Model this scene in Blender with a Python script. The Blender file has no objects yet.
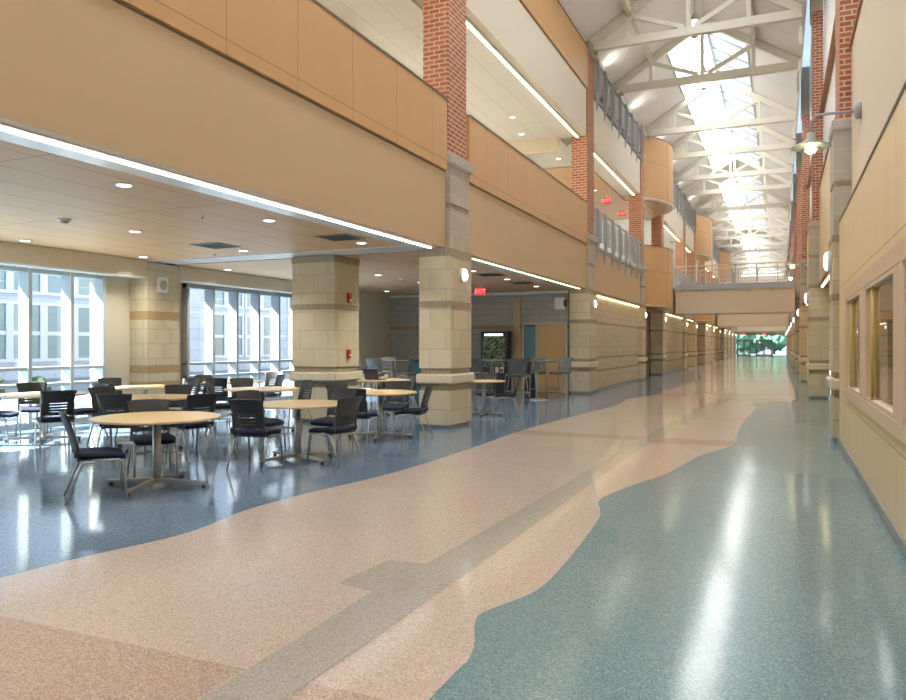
import bpy, math, random
from mathutils import Vector, Matrix
random.seed(7)
PI = math.pi
SC = bpy.context.scene
COL = SC.collection
def LK(o): COL.objects.link(o); return o

# ------------------------------------------------------------------ mesh builder
class MB:
    def __init__(s): s.v = []; s.f = []; s.sm = []
    def add(s, vs, fs, smooth=False):
        b = len(s.v); s.v += [tuple(p) for p in vs]
        for f in fs: s.f.append(tuple(b + i for i in f)); s.sm.append(smooth)
        return s
    def box(s, x0, x1, y0, y1, z0, z1):
        vs = [(x, y, z) for z in (z0, z1) for y in (y0, y1) for x in (x0, x1)]
        return s.add(vs, [(0,2,3,1),(4,5,7,6),(0,1,5,4),(2,6,7,3),(0,4,6,2),(1,3,7,5)])
    def bar(s, p0, p1, w, h, up=(0,0,1)):
        p0 = Vector(p0); p1 = Vector(p1); d = (p1-p0).normalized(); u = Vector(up)
        if abs(d.dot(u)) > .99: u = Vector((1,0,0))
        a = d.cross(u).normalized(); b = a.cross(d).normalized()
        vs = []
        for p in (p0, p1):
            for i, j in ((-1,-1),(1,-1),(1,1),(-1,1)): vs.append(p + a*i*w/2 + b*j*h/2)
        return s.add(vs, [(0,3,2,1),(4,5,6,7),(0,1,5,4),(1,2,6,5),(2,3,7,6),(3,0,4,7)])
    def tube(s, pts, r, n=8, cap=True):
        pts = [Vector(p) for p in pts]; rr = r if isinstance(r, (list, tuple)) else [r]*len(pts)
        vs = []; ref = None
        for i, p in enumerate(pts):
            d = (pts[min(i+1, len(pts)-1)] - pts[max(i-1, 0)]).normalized()
            if ref is None: ref = Vector((0,0,1)) if abs(d.z) < .9 else Vector((1,0,0))
            a = d.cross(ref).normalized(); b = d.cross(a).normalized(); ref = a.cross(d).normalized()
            for k in range(n):
                t = 2*PI*k/n; vs.append(p + (a*math.cos(t) + b*math.sin(t))*rr[i])
        fs = []
        for i in range(len(pts)-1):
            for k in range(n): fs.append((i*n+k, i*n+(k+1)%n, (i+1)*n+(k+1)%n, (i+1)*n+k))
        s.add(vs, fs, True)
        if cap:
            b0 = len(s.v) - len(vs); s.f.append(tuple(b0+k for k in range(n))[::-1]); s.sm.append(False)
            b1 = b0 + (len(pts)-1)*n; s.f.append(tuple(b1+k for k in range(n))); s.sm.append(False)
        return s
    def lathe(s, prof, c=(0,0,0), n=32, axis='z', smooth=True):
        vs = []
        for r, z in prof:
            for k in range(n):
                t = 2*PI*k/n; a, b = r*math.cos(t), r*math.sin(t)
                if axis == 'z': vs.append((c[0]+a, c[1]+b, c[2]+z))
                elif axis == 'x': vs.append((c[0]+z, c[1]+a, c[2]+b))
                else: vs.append((c[0]+a, c[1]+z, c[2]+b))
        fs = []
        for i in range(len(prof)-1):
            for k in range(n): fs.append((i*n+k, i*n+(k+1)%n, (i+1)*n+(k+1)%n, (i+1)*n+k))
        s.add(vs, fs, smooth)
        b0 = len(s.v)-len(vs)
        s.f.append(tuple(b0+k for k in range(n))[::-1]); s.sm.append(False)
        b1 = b0 + (len(prof)-1)*n; s.f.append(tuple(b1+k for k in range(n))); s.sm.append(False)
        return s
    def prism(s, poly, z0, z1):
        n = len(poly)
        vs = [(x, y, z0) for x, y in poly] + [(x, y, z1) for x, y in poly]
        fs = [tuple(range(n))[::-1], tuple(range(n, 2*n))] + [(i, (i+1)%n, n+(i+1)%n, n+i) for i in range(n)]
        return s.add(vs, fs)
    def build(s, name, mat, parent=None, bevel=0, seg=2, solid=0):
        off = Vector((0,0,0)); p = parent
        while p is not None: off += Vector(p.get('_o', (0,0,0))); p = p.parent
        me = bpy.data.meshes.new(name)
        me.from_pydata([(v[0]-off.x, v[1]-off.y, v[2]-off.z) for v in s.v], [], s.f)
        for pl, sm in zip(me.polygons, s.sm): pl.use_smooth = sm
        me.materials.append(mat); me.update()
        o = bpy.data.objects.new(name, me); LK(o)
        if parent is not None: o.parent = parent
        if solid:
            m = o.modifiers.new('thickness', 'SOLIDIFY'); m.thickness = solid; m.offset = 0
        if bevel:
            m = o.modifiers.new('edge', 'BEVEL'); m.width = bevel; m.segments = seg; m.limit_method = 'ANGLE'
        return o
def B(*a): return MB().box(*a)
def tag(o, label, cat, group=None, kind=None):
    o['label'] = label; o['category'] = cat
    if group: o['group'] = group
    if kind: o['kind'] = kind
    return o
def thing(name, label, cat, loc=(0,0,0), group=None, kind=None):
    o = bpy.data.objects.new(name, None); LK(o); o.location = loc; o['_o'] = tuple(loc)
    o.empty_display_size = .2
    return tag(o, label, cat, group, kind)
def struct(name, mb, mat, **k):
    o = mb.build(name, mat, **k); o['kind'] = 'structure'; return o
def kids(o): return [c for c in bpy.data.objects if c.parent == o]
def copy_tree(o, parent=None):
    c = o.copy(); COL.objects.link(c)
    if parent is not None: c.parent = parent
    for ch in kids(o): copy_tree(ch, c)
    return c
def dup(root, loc, rz=None, label=None, group=None):
    r = copy_tree(root); r.location = loc
    if rz is not None: r.rotation_euler = (0,0,rz)
    if label: r['label'] = label
    if group: r['group'] = group
    return r
ORD = ['first','second','third','fourth','fifth','sixth','seventh','eighth','ninth','tenth','eleventh','twelfth','thirteenth','fourteenth','fifteenth','sixteenth','seventeenth','eighteenth','nineteenth','twentieth']

# ------------------------------------------------------------------ materials
def newmat(name):
    m = bpy.data.materials.new(name); m.use_nodes = True
    return m, m.node_tree, m.node_tree.nodes['Principled BSDF']
def mat(name, col, rough=.6, metal=0, spec=.5, emit=None, es=0, noise=0, nscale=8, bump=0):
    m, nt, b = newmat(name)
    b.inputs['Base Color'].default_value = (*col, 1); b.inputs['Roughness'].default_value = rough
    b.inputs['Metallic'].default_value = metal; b.inputs['Specular IOR Level'].default_value = spec
    if emit: b.inputs['Emission Color'].default_value = (*emit, 1); b.inputs['Emission Strength'].default_value = es
    if noise or bump:
        g = nt.nodes.new('ShaderNodeNewGeometry'); n = nt.nodes.new('ShaderNodeTexNoise'); n.inputs['Scale'].default_value = nscale
        n.inputs['Detail'].default_value = 4; nt.links.new(g.outputs['Position'], n.inputs['Vector'])
        if noise:
            r = nt.nodes.new('ShaderNodeMapRange'); r.inputs['To Min'].default_value = 1-noise; r.inputs['To Max'].default_value = 1+noise
            nt.links.new(n.outputs['Fac'], r.inputs['Value'])
            x = nt.nodes.new('ShaderNodeVectorMath'); x.operation = 'SCALE'; x.inputs[0].default_value = col
            nt.links.new(r.outputs[0], x.inputs['Scale']); nt.links.new(x.outputs[0], b.inputs['Base Color'])
        if bump:
            bp = nt.nodes.new('ShaderNodeBump'); bp.inputs['Strength'].default_value = bump; bp.inputs['Distance'].default_value = .01
            nt.links.new(n.outputs['Fac'], bp.inputs['Height']); nt.links.new(bp.outputs[0], b.inputs['Normal'])
    return m
def M_(nt, op, a, b=None, c=None):
    n = nt.nodes.new('ShaderNodeMath'); n.operation = op
    for i, v in enumerate((a, b, c)):
        if v is None: continue
        if isinstance(v, (int, float)): n.inputs[i].default_value = v
        else: nt.links.new(v, n.inputs[i])
    return n.outputs[0]
def uvz(nt):
    """wall coordinate: runs along Y on faces that look along X, along X otherwise; second value is height"""
    g = nt.nodes.new('ShaderNodeNewGeometry')
    p = nt.nodes.new('ShaderNodeSeparateXYZ'); nt.links.new(g.outputs['Position'], p.inputs[0])
    n = nt.nodes.new('ShaderNodeSeparateXYZ'); nt.links.new(g.outputs['True Normal'], n.inputs[0])
    k = M_(nt, 'GREATER_THAN', M_(nt, 'ABSOLUTE', n.outputs[0]), .6)
    u = M_(nt, 'ADD', M_(nt, 'MULTIPLY', p.outputs[1], k), M_(nt, 'MULTIPLY', p.outputs[0], M_(nt, 'SUBTRACT', 1, k)))
    return u, p.outputs[2], p, g
def mix(nt, f, a, b):
    n = nt.nodes.new('ShaderNodeMix'); n.data_type = 'RGBA'
    if isinstance(f, (int, float)): n.inputs[0].default_value = f
    else: nt.links.new(f, n.inputs[0])
    for i, v in ((6, a), (7, b)):
        if isinstance(v, tuple): n.inputs[i].default_value = (*v, 1)
        else: nt.links.new(v, n.inputs[i])
    return n.outputs[2]
def brickmat(name, c1, c2, mortar, bw, rh, ms=.012, rough=.8, bump=.5, uoff=0, voff=0, bands=(), bandcol=None):
    m, nt, b = newmat(name); u, v, p, g = uvz(nt)
    cb = nt.nodes.new('ShaderNodeCombineXYZ')
    nt.links.new(M_(nt, 'ADD', u, uoff+100), cb.inputs[0]); nt.links.new(M_(nt, 'ADD', v, voff), cb.inputs[1])
    t = nt.nodes.new('ShaderNodeTexBrick'); nt.links.new(cb.outputs[0], t.inputs['Vector'])
    t.inputs['Scale'].default_value = 1; t.inputs['Brick Width'].default_value = bw; t.inputs['Row Height'].default_value = rh
    t.inputs['Mortar Size'].default_value = ms; t.inputs['Mortar Smooth'].default_value = .1
    t.inputs['Color1'].default_value = (*c1, 1); t.inputs['Color2'].default_value = (*c2, 1); t.inputs['Mortar'].default_value = (*mortar, 1)
    n = nt.nodes.new('ShaderNodeTexNoise'); n.inputs['Scale'].default_value = 3; n.inputs['Detail'].default_value = 6
    nt.links.new(g.outputs['Position'], n.inputs['Vector'])
    r = nt.nodes.new('ShaderNodeMapRange'); r.inputs['To Min'].default_value = .88; r.inputs['To Max'].default_value = 1.1
    nt.links.new(n.outputs['Fac'], r.inputs['Value'])
    x = nt.nodes.new('ShaderNodeVectorMath'); x.operation = 'SCALE'
    col = t.outputs['Color']
    for z0, z1 in bands:
        k = M_(nt, 'MULTIPLY', M_(nt, 'GREATER_THAN', v, z0), M_(nt, 'LESS_THAN', v, z1)); col = mix(nt, k, col, bandcol)
    nt.links.new(col, x.inputs[0]); nt.links.new(r.outputs[0], x.inputs['Scale'])
    nt.links.new(x.outputs[0], b.inputs['Base Color']); b.inputs['Roughness'].default_value = rough
    bp = nt.nodes.new('ShaderNodeBump'); bp.inputs['Strength'].default_value = bump; bp.inputs['Distance'].default_value = .006
    nt.links.new(M_(nt, 'SUBTRACT', 1, t.outputs['Fac']), bp.inputs['Height']); nt.links.new(bp.outputs[0], b.inputs['Normal'])
    return m
def groovemat(name, col, gcol, uper=1, uoff=0, uw=.008, vlines=(), vw=.01, rough=.5, grain=.06, horiz=None, spec=.4):
    """panelling with thin joints; horiz=(px,ox,py,oy,w) draws a grid on a horizontal face"""
    m, nt, b = newmat(name); u, v, p, g = uvz(nt)
    f = None
    def line(c, per, off, w):
        fr = M_(nt, 'FRACT', M_(nt, 'DIVIDE', M_(nt, 'ADD', c, off+1000*per), per))
        return M_(nt, 'LESS_THAN', fr, w/per)
    if horiz:
        px, ox, py, oy, w = horiz
        if px: f = line(p.outputs[0], px, ox, w)
        if py:
            q = line(p.outputs[1], py, oy, w); f = q if f is None else M_(nt, 'MAXIMUM', f, q)
    else:
        if uper: f = line(u, uper, uoff, uw)
        for z in vlines:
            q = M_(nt, 'LESS_THAN', M_(nt, 'ABSOLUTE', M_(nt, 'SUBTRACT', v, z)), vw); f = q if f is None else M_(nt, 'MAXIMUM', f, q)
    n = nt.nodes.new('ShaderNodeTexNoise'); n.inputs['Scale'].default_value = 1; n.inputs['Detail'].default_value = 5
    mp = nt.nodes.new('ShaderNodeMapping'); mp.inputs['Scale'].default_value = (3,3,.6) if not horiz else (6,.8,1)
    nt.links.new(g.outputs['Position'], mp.inputs[0]); nt.links.new(mp.outputs[0], n.inputs['Vector'])
    r = nt.nodes.new('ShaderNodeMapRange'); r.inputs['To Min'].default_value = 1-grain; r.inputs['To Max'].default_value = 1+grain
    nt.links.new(n.outputs['Fac'], r.inputs['Value'])
    x = nt.nodes.new('ShaderNodeVectorMath'); x.operation = 'SCALE'; x.inputs[0].default_value = col; nt.links.new(r.outputs[0], x.inputs['Scale'])
    nt.links.new(mix(nt, f, x.outputs[0], gcol) if f is not None else x.outputs[0], b.inputs['Base Color'])
    b.inputs['Roughness'].default_value = rough; b.inputs['Specular IOR Level'].default_value = spec
    return m
def terrazzo(name, base, chipA, chipB, rough=.1, scale=140, spec=.5, cloud=.08):
    m, nt, b = newmat(name)
    g = nt.nodes.new('ShaderNodeNewGeometry')
    v = nt.nodes.new('ShaderNodeTexVoronoi'); v.inputs['Scale'].default_value = scale; nt.links.new(g.outputs['Position'], v.inputs['Vector'])
    s = nt.nodes.new('ShaderNodeSeparateColor'); nt.links.new(v.outputs['Color'], s.inputs[0])
    c = mix(nt, M_(nt, 'GREATER_THAN', s.outputs[0], .74), base, chipA)
    c = mix(nt, M_(nt, 'GREATER_THAN', s.outputs[1], .8), c, chipB)
    n = nt.nodes.new('ShaderNodeTexNoise'); n.inputs['Scale'].default_value = .8; n.inputs['Detail'].default_value = 3
    nt.links.new(g.outputs['Position'], n.inputs['Vector'])
    r = nt.nodes.new('ShaderNodeMapRange'); r.inputs['To Min'].default_value = 1-cloud; r.inputs['To Max'].default_value = 1+cloud
    nt.links.new(n.outputs['Fac'], r.inputs['Value'])
    x = nt.nodes.new('ShaderNodeVectorMath'); x.operation = 'SCALE'; nt.links.new(c, x.inputs[0]); nt.links.new(r.outputs[0], x.inputs['Scale'])
    nt.links.new(x.outputs[0], b.inputs['Base Color'])
    b.inputs['Roughness'].default_value = rough; b.inputs['Specular IOR Level'].default_value = spec
    bp = nt.nodes.new('ShaderNodeBump'); bp.inputs['Strength'].default_value = .035; bp.inputs['Distance'].default_value = .02
    n2 = nt.nodes.new('ShaderNodeTexNoise'); n2.inputs['Scale'].default_value = 2.2; n2.inputs['Detail'].default_value = 1
    nt.links.new(g.outputs['Position'], n2.inputs['Vector']); nt.links.new(n2.outputs['Fac'], bp.inputs['Height']); nt.links.new(bp.outputs[0], b.inputs['Normal'])
    return m
def glassmat(name, tint=(.95,.98,1), refl=.04, rough=.02):
    m = bpy.data.materials.new(name); m.use_nodes = True; nt = m.node_tree; nt.nodes.clear()
    o = nt.nodes.new('ShaderNodeOutputMaterial'); t = nt.nodes.new('ShaderNodeBsdfTransparent'); t.inputs[0].default_value = (*tint, 1)
    g = nt.nodes.new('ShaderNodeBsdfGlossy'); g.inputs['Roughness'].default_value = rough
    mx = nt.nodes.new('ShaderNodeMixShader'); f = nt.nodes.new('ShaderNodeLayerWeight'); f.inputs['Blend'].default_value = .5
    nt.links.new(M_(nt, 'MINIMUM', M_(nt, 'ADD', M_(nt, 'MULTIPLY', M_(nt, 'POWER', f.outputs['Facing'], 5), .9), refl), 1), mx.inputs[0])
    nt.links.new(t.outputs[0], mx.inputs[1]); nt.links.new(g.outputs[0], mx.inputs[2]); nt.links.new(mx.outputs[0], o.inputs[0])
    return m

TAN = (.62,.46,.285)
m_tan = mat('tan_paint', TAN, .6, noise=.02, nscale=.7)
m_bridge = mat('pale_tan_paint', (.70,.58,.43), .6)
m_cream = mat('cream_paint', (.80,.73,.60), .6)
m_beige = mat('beige_paint', (.66,.60,.48), .6)
m_white = mat('white_paint', (.86,.87,.86), .55)
m_slot = mat('white_slot_paint', (.88,.93,.94), .25)
m_roof = groovemat('white_roof_lining', (.92,.92,.88), (.62,.60,.55), horiz=(0,0,2.6,.5,.02), grain=.01)
m_truss = mat('ivory_truss_paint', (.80,.77,.66), .45)
m_wood = groovemat('maple_panelling', (.66,.39,.18), (.34,.25,.12), uper=1.285, uoff=.13, uw=.012, vlines=(4.76,9.58), vw=.007, rough=.42)
m_woodr = groovemat('maple_wainscot', (.86,.66,.38), (.56,.42,.24), uper=.62, uoff=.1, uw=.009, vlines=(.68,2.37), vw=.008, rough=.4)
m_woodc = groovemat('curved_maple_panelling', (.68,.41,.20), (.38,.28,.14), uper=0, vlines=(4.76,9.55), vw=.009, rough=.42)
m_frame = mat('light_maple_frame', (.78,.58,.40), .45, noise=.05, nscale=5)
m_door = mat('maple_door', (.72,.47,.22), .45, noise=.08, nscale=3)
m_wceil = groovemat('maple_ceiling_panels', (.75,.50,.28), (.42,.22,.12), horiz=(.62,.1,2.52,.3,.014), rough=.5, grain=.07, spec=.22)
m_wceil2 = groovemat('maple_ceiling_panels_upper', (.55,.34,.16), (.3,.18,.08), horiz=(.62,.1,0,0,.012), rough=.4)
m_lceil = groovemat('pale_ceiling_panels', (.83,.85,.80), (.55,.56,.50), horiz=(.62,.1,2.4,.9,.012), rough=.55, grain=.01)
m_stone = brickmat('buff_stone', (.62,.53,.36), (.70,.61,.43), (.53,.45,.32), .62, .36, .009, bump=.35, voff=.02)
m_stoneg = brickmat('grey_stone', (.52,.46,.38), (.56,.50,.42), (.62,.57,.48), .50, .33, .009, bump=.35, voff=.1)
m_rough = mat('split_face_stone', (.40,.33,.23), .9, noise=.5, nscale=22, bump=1)
m_ledge = mat('smooth_stone_ledge', (.74,.65,.48), .7, noise=.05, nscale=4)
m_cap = mat('grey_cap_stone', (.52,.48,.43), .75, noise=.06, nscale=6)
m_sblock = brickmat('stone_block_wall', (.58,.49,.35), (.62,.53,.39), (.50,.42,.31), .42, .205, .008, bump=.3,
                    bands=((1.05,1.12),(.62,.69),(2.19,2.27)), bandcol=(.42,.31,.20))
m_gblock = brickmat('grey_block_wall', (.45,.43,.38), (.50,.48,.43), (.36,.34,.30), .42, .205, .009, bump=.35, bands=((2.02,2.14),), bandcol=(.42,.30,.18))
m_pier = brickmat('window_pier_blocks', (.62,.54,.38), (.66,.58,.42), (.48,.42,.31), .42, .305, .009, bump=.3, bands=((2.02,2.2),(.92,1.08),(.62,.74)), bandcol=(.45,.32,.16))
m_brick = brickmat('red_brick', (.38,.10,.06), (.50,.16,.09), (.66,.54,.38), .21, .083, .012, bump=.6)
m_steel = mat('brushed_steel', (.55,.53,.50), .32, metal=.9)
m_railm = mat('grey_railing_paint', (.42,.44,.45), .45)
m_railp = mat('pale_grey_infill', (.50,.52,.50), .5)
m_cope = mat('dark_edge_trim', (.20,.17,.14), .5)
m_copew = mat('brown_wood_coping', (.42,.22,.10), .5)
m_alu = mat('pale_aluminium', (.50,.57,.57), .4)
m_alud = mat('grey_aluminium', (.33,.36,.38), .4)
m_black = mat('black_plastic', (.035,.037,.04), .38)
m_charc = mat('charcoal_plastic', (.06,.06,.062), .4)
m_seat = mat('navy_fabric', (.016,.022,.06), .85, noise=.2, nscale=120)
m_grey = mat('grey_plastic', (.16,.16,.155), .45)
m_lam = mat('table_laminate', (.62,.55,.40), .28, noise=.04, nscale=30)
m_edge = mat('maple_table_edge', (.78,.56,.30), .35)
m_red = mat('red_plastic', (.55,.03,.03), .4)
m_base = mat('grey_rubber_base', (.33,.33,.31), .5)
m_dark = mat('dark_vent', (.06,.06,.06), .6)
m_brass = mat('yellow_brass_post', (.80,.55,.14), .35)
m_glass = glassmat('window_glass')
m_glassr = glassmat('shop_window_glass', (.90,.90,.84), .13, .01)
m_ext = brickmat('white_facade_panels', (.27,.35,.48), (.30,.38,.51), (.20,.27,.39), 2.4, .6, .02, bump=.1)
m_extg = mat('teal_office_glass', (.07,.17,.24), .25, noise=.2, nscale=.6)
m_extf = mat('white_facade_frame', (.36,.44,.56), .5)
m_pave = mat('pale_paving', (.16,.18,.21), .8)
m_leaf = mat('shrub_leaves', (.015,.045,.02), .8, noise=.5, nscale=9)
m_leaf2 = mat('tree_leaves', (.07,.22,.12), .8, noise=.7, nscale=3)
m_bark = mat('bark', (.12,.08,.05), .9)
def em(name, col, s): return mat(name, (.9,.9,.85), .5, emit=col, es=s)
e_cove = em('warm_linear_lamp', (1,.84,.42), 3.2)
e_slot = em('white_linear_lamp', (1,.99,.90), 4)
e_down = em('downlight_lamp', (1,.97,.90), 2)
e_disc = em('disc_lamp', (1,.97,.97), 2.2)
e_bulb = em('yellow_bulb', (1,.93,.45), 6)
e_pend = em('pendant_lamp', (1,.96,.80), 4)
e_exit = mat('exit_red', (.35,.01,.01), .5, emit=(1,.05,.05), es=.42)
e_letters = em('exit_letters', (1,.5,.5), .3)
e_skyL = em('skylight_glow_sunlit', (.98,.985,1), 4.0)  # glazing itself emits, standing in for sun and sky on this slope
e_skyR = mat('skylight_glow_shaded', (.3,.33,.4), .5, emit=(.80,.86,1), es=.40)  # dimmer, bluer copy: the shaded slope is put into the emission
e_strip = mat('pale_blue_glazing', (.2,.25,.3), .5, emit=(.66,.84,1), es=.42)
e_gable = em('gable_glazing', (.90,.97,1), 2.5)

# terrazzo colours
t_beige = terrazzo('beige_terrazzo', (.66,.54,.46), (.76,.67,.59), (.54,.41,.34), rough=.125, spec=.42)
t_rose = terrazzo('rose_terrazzo', (.56,.42,.34), (.68,.57,.48), (.44,.30,.24), rough=.125, spec=.42)
t_grey = terrazzo('grey_terrazzo', (.49,.45,.40), (.58,.54,.48), (.42,.37,.32), rough=.125, spec=.42)
t_blueL = terrazzo('blue_terrazzo', (.17,.25,.36), (.27,.36,.47), (.10,.16,.25), rough=.10)
t_blueR = terrazzo('teal_terrazzo', (.20,.33,.37), (.31,.44,.48), (.14,.25,.29), rough=.125, spec=.42)

XF = -5.45      # left fascia plane
XL = -5.35      # left column face
XR = .83        # right panel plane
YE = 110.0      # far end

# ------------------------------------------------------------------ floor
def smooth(pts, n=6):
    out = []
    P = [pts[0]] + pts + [pts[-1]]
    for i in range(1, len(P)-2):
        p0, p1, p2, p3 = P[i-1:i+3]
        for k in range(n):
            t = k/n
            out.append(tuple(.5*((2*p1[j]) + (-p0[j]+p2[j])*t + (2*p0[j]-5*p1[j]+4*p2[j]-p3[j])*t*t + (-p0[j]+3*p1[j]-3*p2[j]+p3[j])*t**3) for j in (0,1)))
    out.append(pts[-1]); return out
from mathutils.geometry import tessellate_polygon
def sheet(name, poly, z, m):
    tri = tessellate_polygon([[Vector((x, y, 0)) for x, y in poly]])
    mb = MB(); mb.add([(x, y, z) for x, y in poly], [t for t in tri])
    o = struct(name, mb, m)
    me = o.data
    if sum(p.normal.z for p in me.polygons) < 0: me.flip_normals()
    return o
struct('floor', B(-16, 6, -12, YE+6, -.3, 0), t_beige)
left = smooth([(-4.5,-4),(-4.75,0),(-4.6,3.22),(-4.34,4.52),(-4.44,5.4),(-4.38,6.3),(-4.15,7.8),(-4.11,10.05),(-4.15,12.37),(-4.05,14.5),(-3.9,16.5),(-3.75,18.2),(-3.78,19.75),
               (-3.88,20.7),(-3.7,21.85),(-3.45,22.9),(-3.5,24.4),(-3.43,26.4),(-3.3,29.4),(-3.14,33.5),(-3.4,36.6),(-4.07,41.8),(-5.3,47.6)])
sheet('floor_inlay', [(-16,-4)] + left + [(-5.4,47.6),(-16,47.6)], .001, t_blueL)
right = smooth([(-1.6,-4),(-1.3,0),(-1.36,2.84),(-1.37,3.34),(-1.52,3.77),(-1.5,3.97),(-1.36,4.4),(-1.36,5.18),(-1.43,6.36),(-1.5,6.75),(-1.6,7.17),(-1.52,7.75),(-1.36,8.38),(-1.2,9.0),
                (-1.07,10.05),(-.98,10.66),(-.7,11.66),(-.62,12.57),(-.66,13.58),(-.64,16.0),(-.52,19.1),(-.66,20.7),(-.24,21.5),(.3,21.6),(.42,24),(.38,40)])
sheet('floor_inlay', right + [(.4,YE),(2,YE),(2,-4)], .001, t_blueR)
sheet('floor_inlay', [(-2.3,-4),(-2.25,2.45),(-2.27,3.95),(-2.55,4.0),(-2.5,4.57),(-2.22,4.6),(-2.2,5.2),(-2.12,8),(-2.05,12.1),(-1.85,17),(-1.6,22),(-1.25,22),(-1.5,17),(-1.86,10.6),(-1.88,4.4),(-1.92,2.6),(-1.9,-4)], .002, t_grey)
sheet('floor_inlay', [(-4.7,-4),(-4.7,0),(-4.62,2.77),(-2.26,2.77),(-2.26,-4)], .001, t_rose)
sheet('floor_inlay', [(-1.92,-4),(-1.92,2.77),(-1.36,2.77),(-1.3,0),(-1.6,-4)], .001, t_rose)
sheet('floor_inlay', [(-4.13,11.9),(-4.15,12.5),(-2.06,12.5),(-2.06,11.9)], .0015, t_rose)
sheet('floor_inlay', [(-1.83,11.7),(-1.8,12.4),(-.64,12.4),(-.69,11.7)], .0015, t_rose)
for k in range(2): pass
for y in (22.4, 32.6, 43, 53.5, 64, 75):
    sheet('floor_inlay', [(-3.2,y),(.35,y),(.35,y+.5),(-3.2,y+.5)], .0006, t_rose)

# ------------------------------------------------------------------ cafeteria shell
ZC = 3.24; YB = 22.7; XW = -12.4
# ceiling panels (wood), white slot along the fascia and across at the column row
struct('ceiling', B(-13.2, -6.02, -4, 11.62, ZC, ZC+.1), m_wceil)
struct('ceiling', B(-13.2, -6.02, 12.3, YB, ZC-.02, ZC+.08), m_wceil)
struct('ceiling', B(-6.018, -5.601, -4, 12.08, ZC-.01, ZC+.12).box(-5.99, -5.601, 13.1, YB-.2, ZC-.01, ZC+.12), m_slot)
struct('ceiling', B(-11.89, -8.76, 11.621, 12.299, ZC-.01, ZC+.12).box(-8.76, -7.77, 11.621, 12.08, ZC-.01, ZC+.12).box(-7.77, -6.02, 11.621, 12.299, ZC-.01, ZC+.12).box(-13.2, -11.89, 11.621, 12.299, ZC+.02, ZC+.12), m_slot)
struct('wall_south', B(-13.2, -5.62, -4.2, -4, 0, 4.2), m_cream)
# window wall
def winwall(n, y0, y1, mull):
    t = thing('window_%d' % n, ['tall white framed window wall nearest the camera on the cafeteria side', 'tall grey framed window wall beyond the stone pier'][n-1], 'window', (XW, y0, 0), kind='structure')
    for y in mull:
        B(XW-.10, XW+.16, y-.035, y+.035, .1, 2.87).build('mullion', m_alu if n == 1 else m_alud, t)
    fm = m_alu if n == 1 else m_alud
    f = MB(); f.box(XW-.1, XW+.12, y0, y1, .02, .12).box(XW-.1, XW+.12, y0, y1, 2.80, 2.90)
    f.box(XW-.1, XW+.13, y0, y1, .74, .80).box(XW-.1, XW+.13, y0, y1, 1.04, 1.10)
    f.box(XW-.1, XW+.14, y0, y0+.07, .02, 2.9).box(XW-.1, XW+.14, y1-.07, y1, .02, 2.9)
    f.build('frame', fm, t)
    B(XW-.03, XW-.02, y0, y1, .1, 2.87).build('pane', m_glass, t)
winwall(1, .2, 10.78, [10.0-.865*k for k in range(0, 12)])
winwall(2, 13.0, 18.0, [13.84, 14.68, 15.52, 16.36, 17.2])
wl = MB(); wl.box(XW-.3, XW, -4, .2, 0, 3.3).box(XW-.3, XW+.02, 10.78, 11.48, 0, 3.3).box(XW-.3, XW-.02, 12.4, 13.0, 0, 3.3).box(XW-.3, XW+.05, 18.0, YB, 0, 3.3)
struct('wall_west', wl, m_beige)
struct('wall_west', B(XW-.3, XW, .2, 10.78, 2.9, 3.3).box(XW-.3, XW, 13.0, 18.0, 2.9, 3.3), m_beige)
struct('wall_west', B(XW+.005, -11.9, -4, 11.48, 2.9, 3.235).box(XW+.005, -11.9, 12.4, 18.0, 2.9, 3.215), m_beige)
struct('trim', B(XW+.16, -11.92, .2, 11.47, 2.87, 2.9), m_slot)
struct('baseboard_west', B(XW, XW+.03, 10.8, 11.48, 0, .1).box(XW+.05, XW+.07, 18.0, YB, 0, .1), m_base)
# stone pier between windows
tp = thing('stone_pier', 'stone block pier between the two window walls, carrying a square speaker', 'pier', (-12.1, 11.94, 0), kind='structure')
B(-12.6, -11.9, 11.49, 12.39, 0, 3.2).build('pier_shaft', m_pier, tp)
sp = thing('wall_speaker', 'square white speaker high on the stone pier between windows', 'speaker', (-11.9, 11.88, 2.76))
B(-11.898, -11.86, 11.74, 12.02, 2.60, 2.92).build('housing', m_white, sp, bevel=.005)
MB().lathe([(.0,.0),(.1,.0),(.1,.012),(0,.012)], (-11.86, 11.88, 2.76), 24, 'x').build('grille', m_cap, sp)
# back wall: grey blocks, painted strip, door, side light
bw = MB(); bw.box(XW, -7.55, YB, YB+.3, 0, 3.3).box(-6.08, -6.04, YB, YB+.3, 0, 3.3).box(-7.55, -6.08, YB, YB+.3, 2.2, 3.3)
struct('wall_back', bw, m_gblock)
struct('trim', B(-7.82, -7.6, YB-.06, YB, 0, 3.0), m_tan)
struct('trim', B(-12.3, -6.02, YB-.08, YB, 3.12, 3.2), m_white)
d = thing('door_1', 'plain maple door in the grey block wall behind the high tables', 'door', (-6.5, YB, 0), kind='structure')
MB().box(-7.55, -7.49, YB-.02, YB+.1, 0, 2.2).box(-6.14, -6.08, YB-.02, YB+.1, 0, 2.2).box(-7.55, -6.08, YB-.02, YB+.1, 2.14, 2.2).box(-7.1, -7.04, YB-.02, YB+.1, 0, 2.14).build('door_frame', m_beige, d)
B(-7.04, -6.14, YB+.02, YB+.07, .01, 2.14).build('door_leaf', m_door, d)
MB().tube([(-6.98, YB-.02, 1.0), (-6.86, YB-.02, 1.0)], .012).build('handle', m_steel, d)
B(-7.49, -7.10, YB+.03, YB+.05, 1.0, 2.1).build('sidelight', mat('reflective_sidelight', (.10,.17,.19), .1, metal=.2), d)
B(-7.49, -7.10, YB+.02, YB+.06, 0, 1.0).build('kick_panel', m_black, d)
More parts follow.
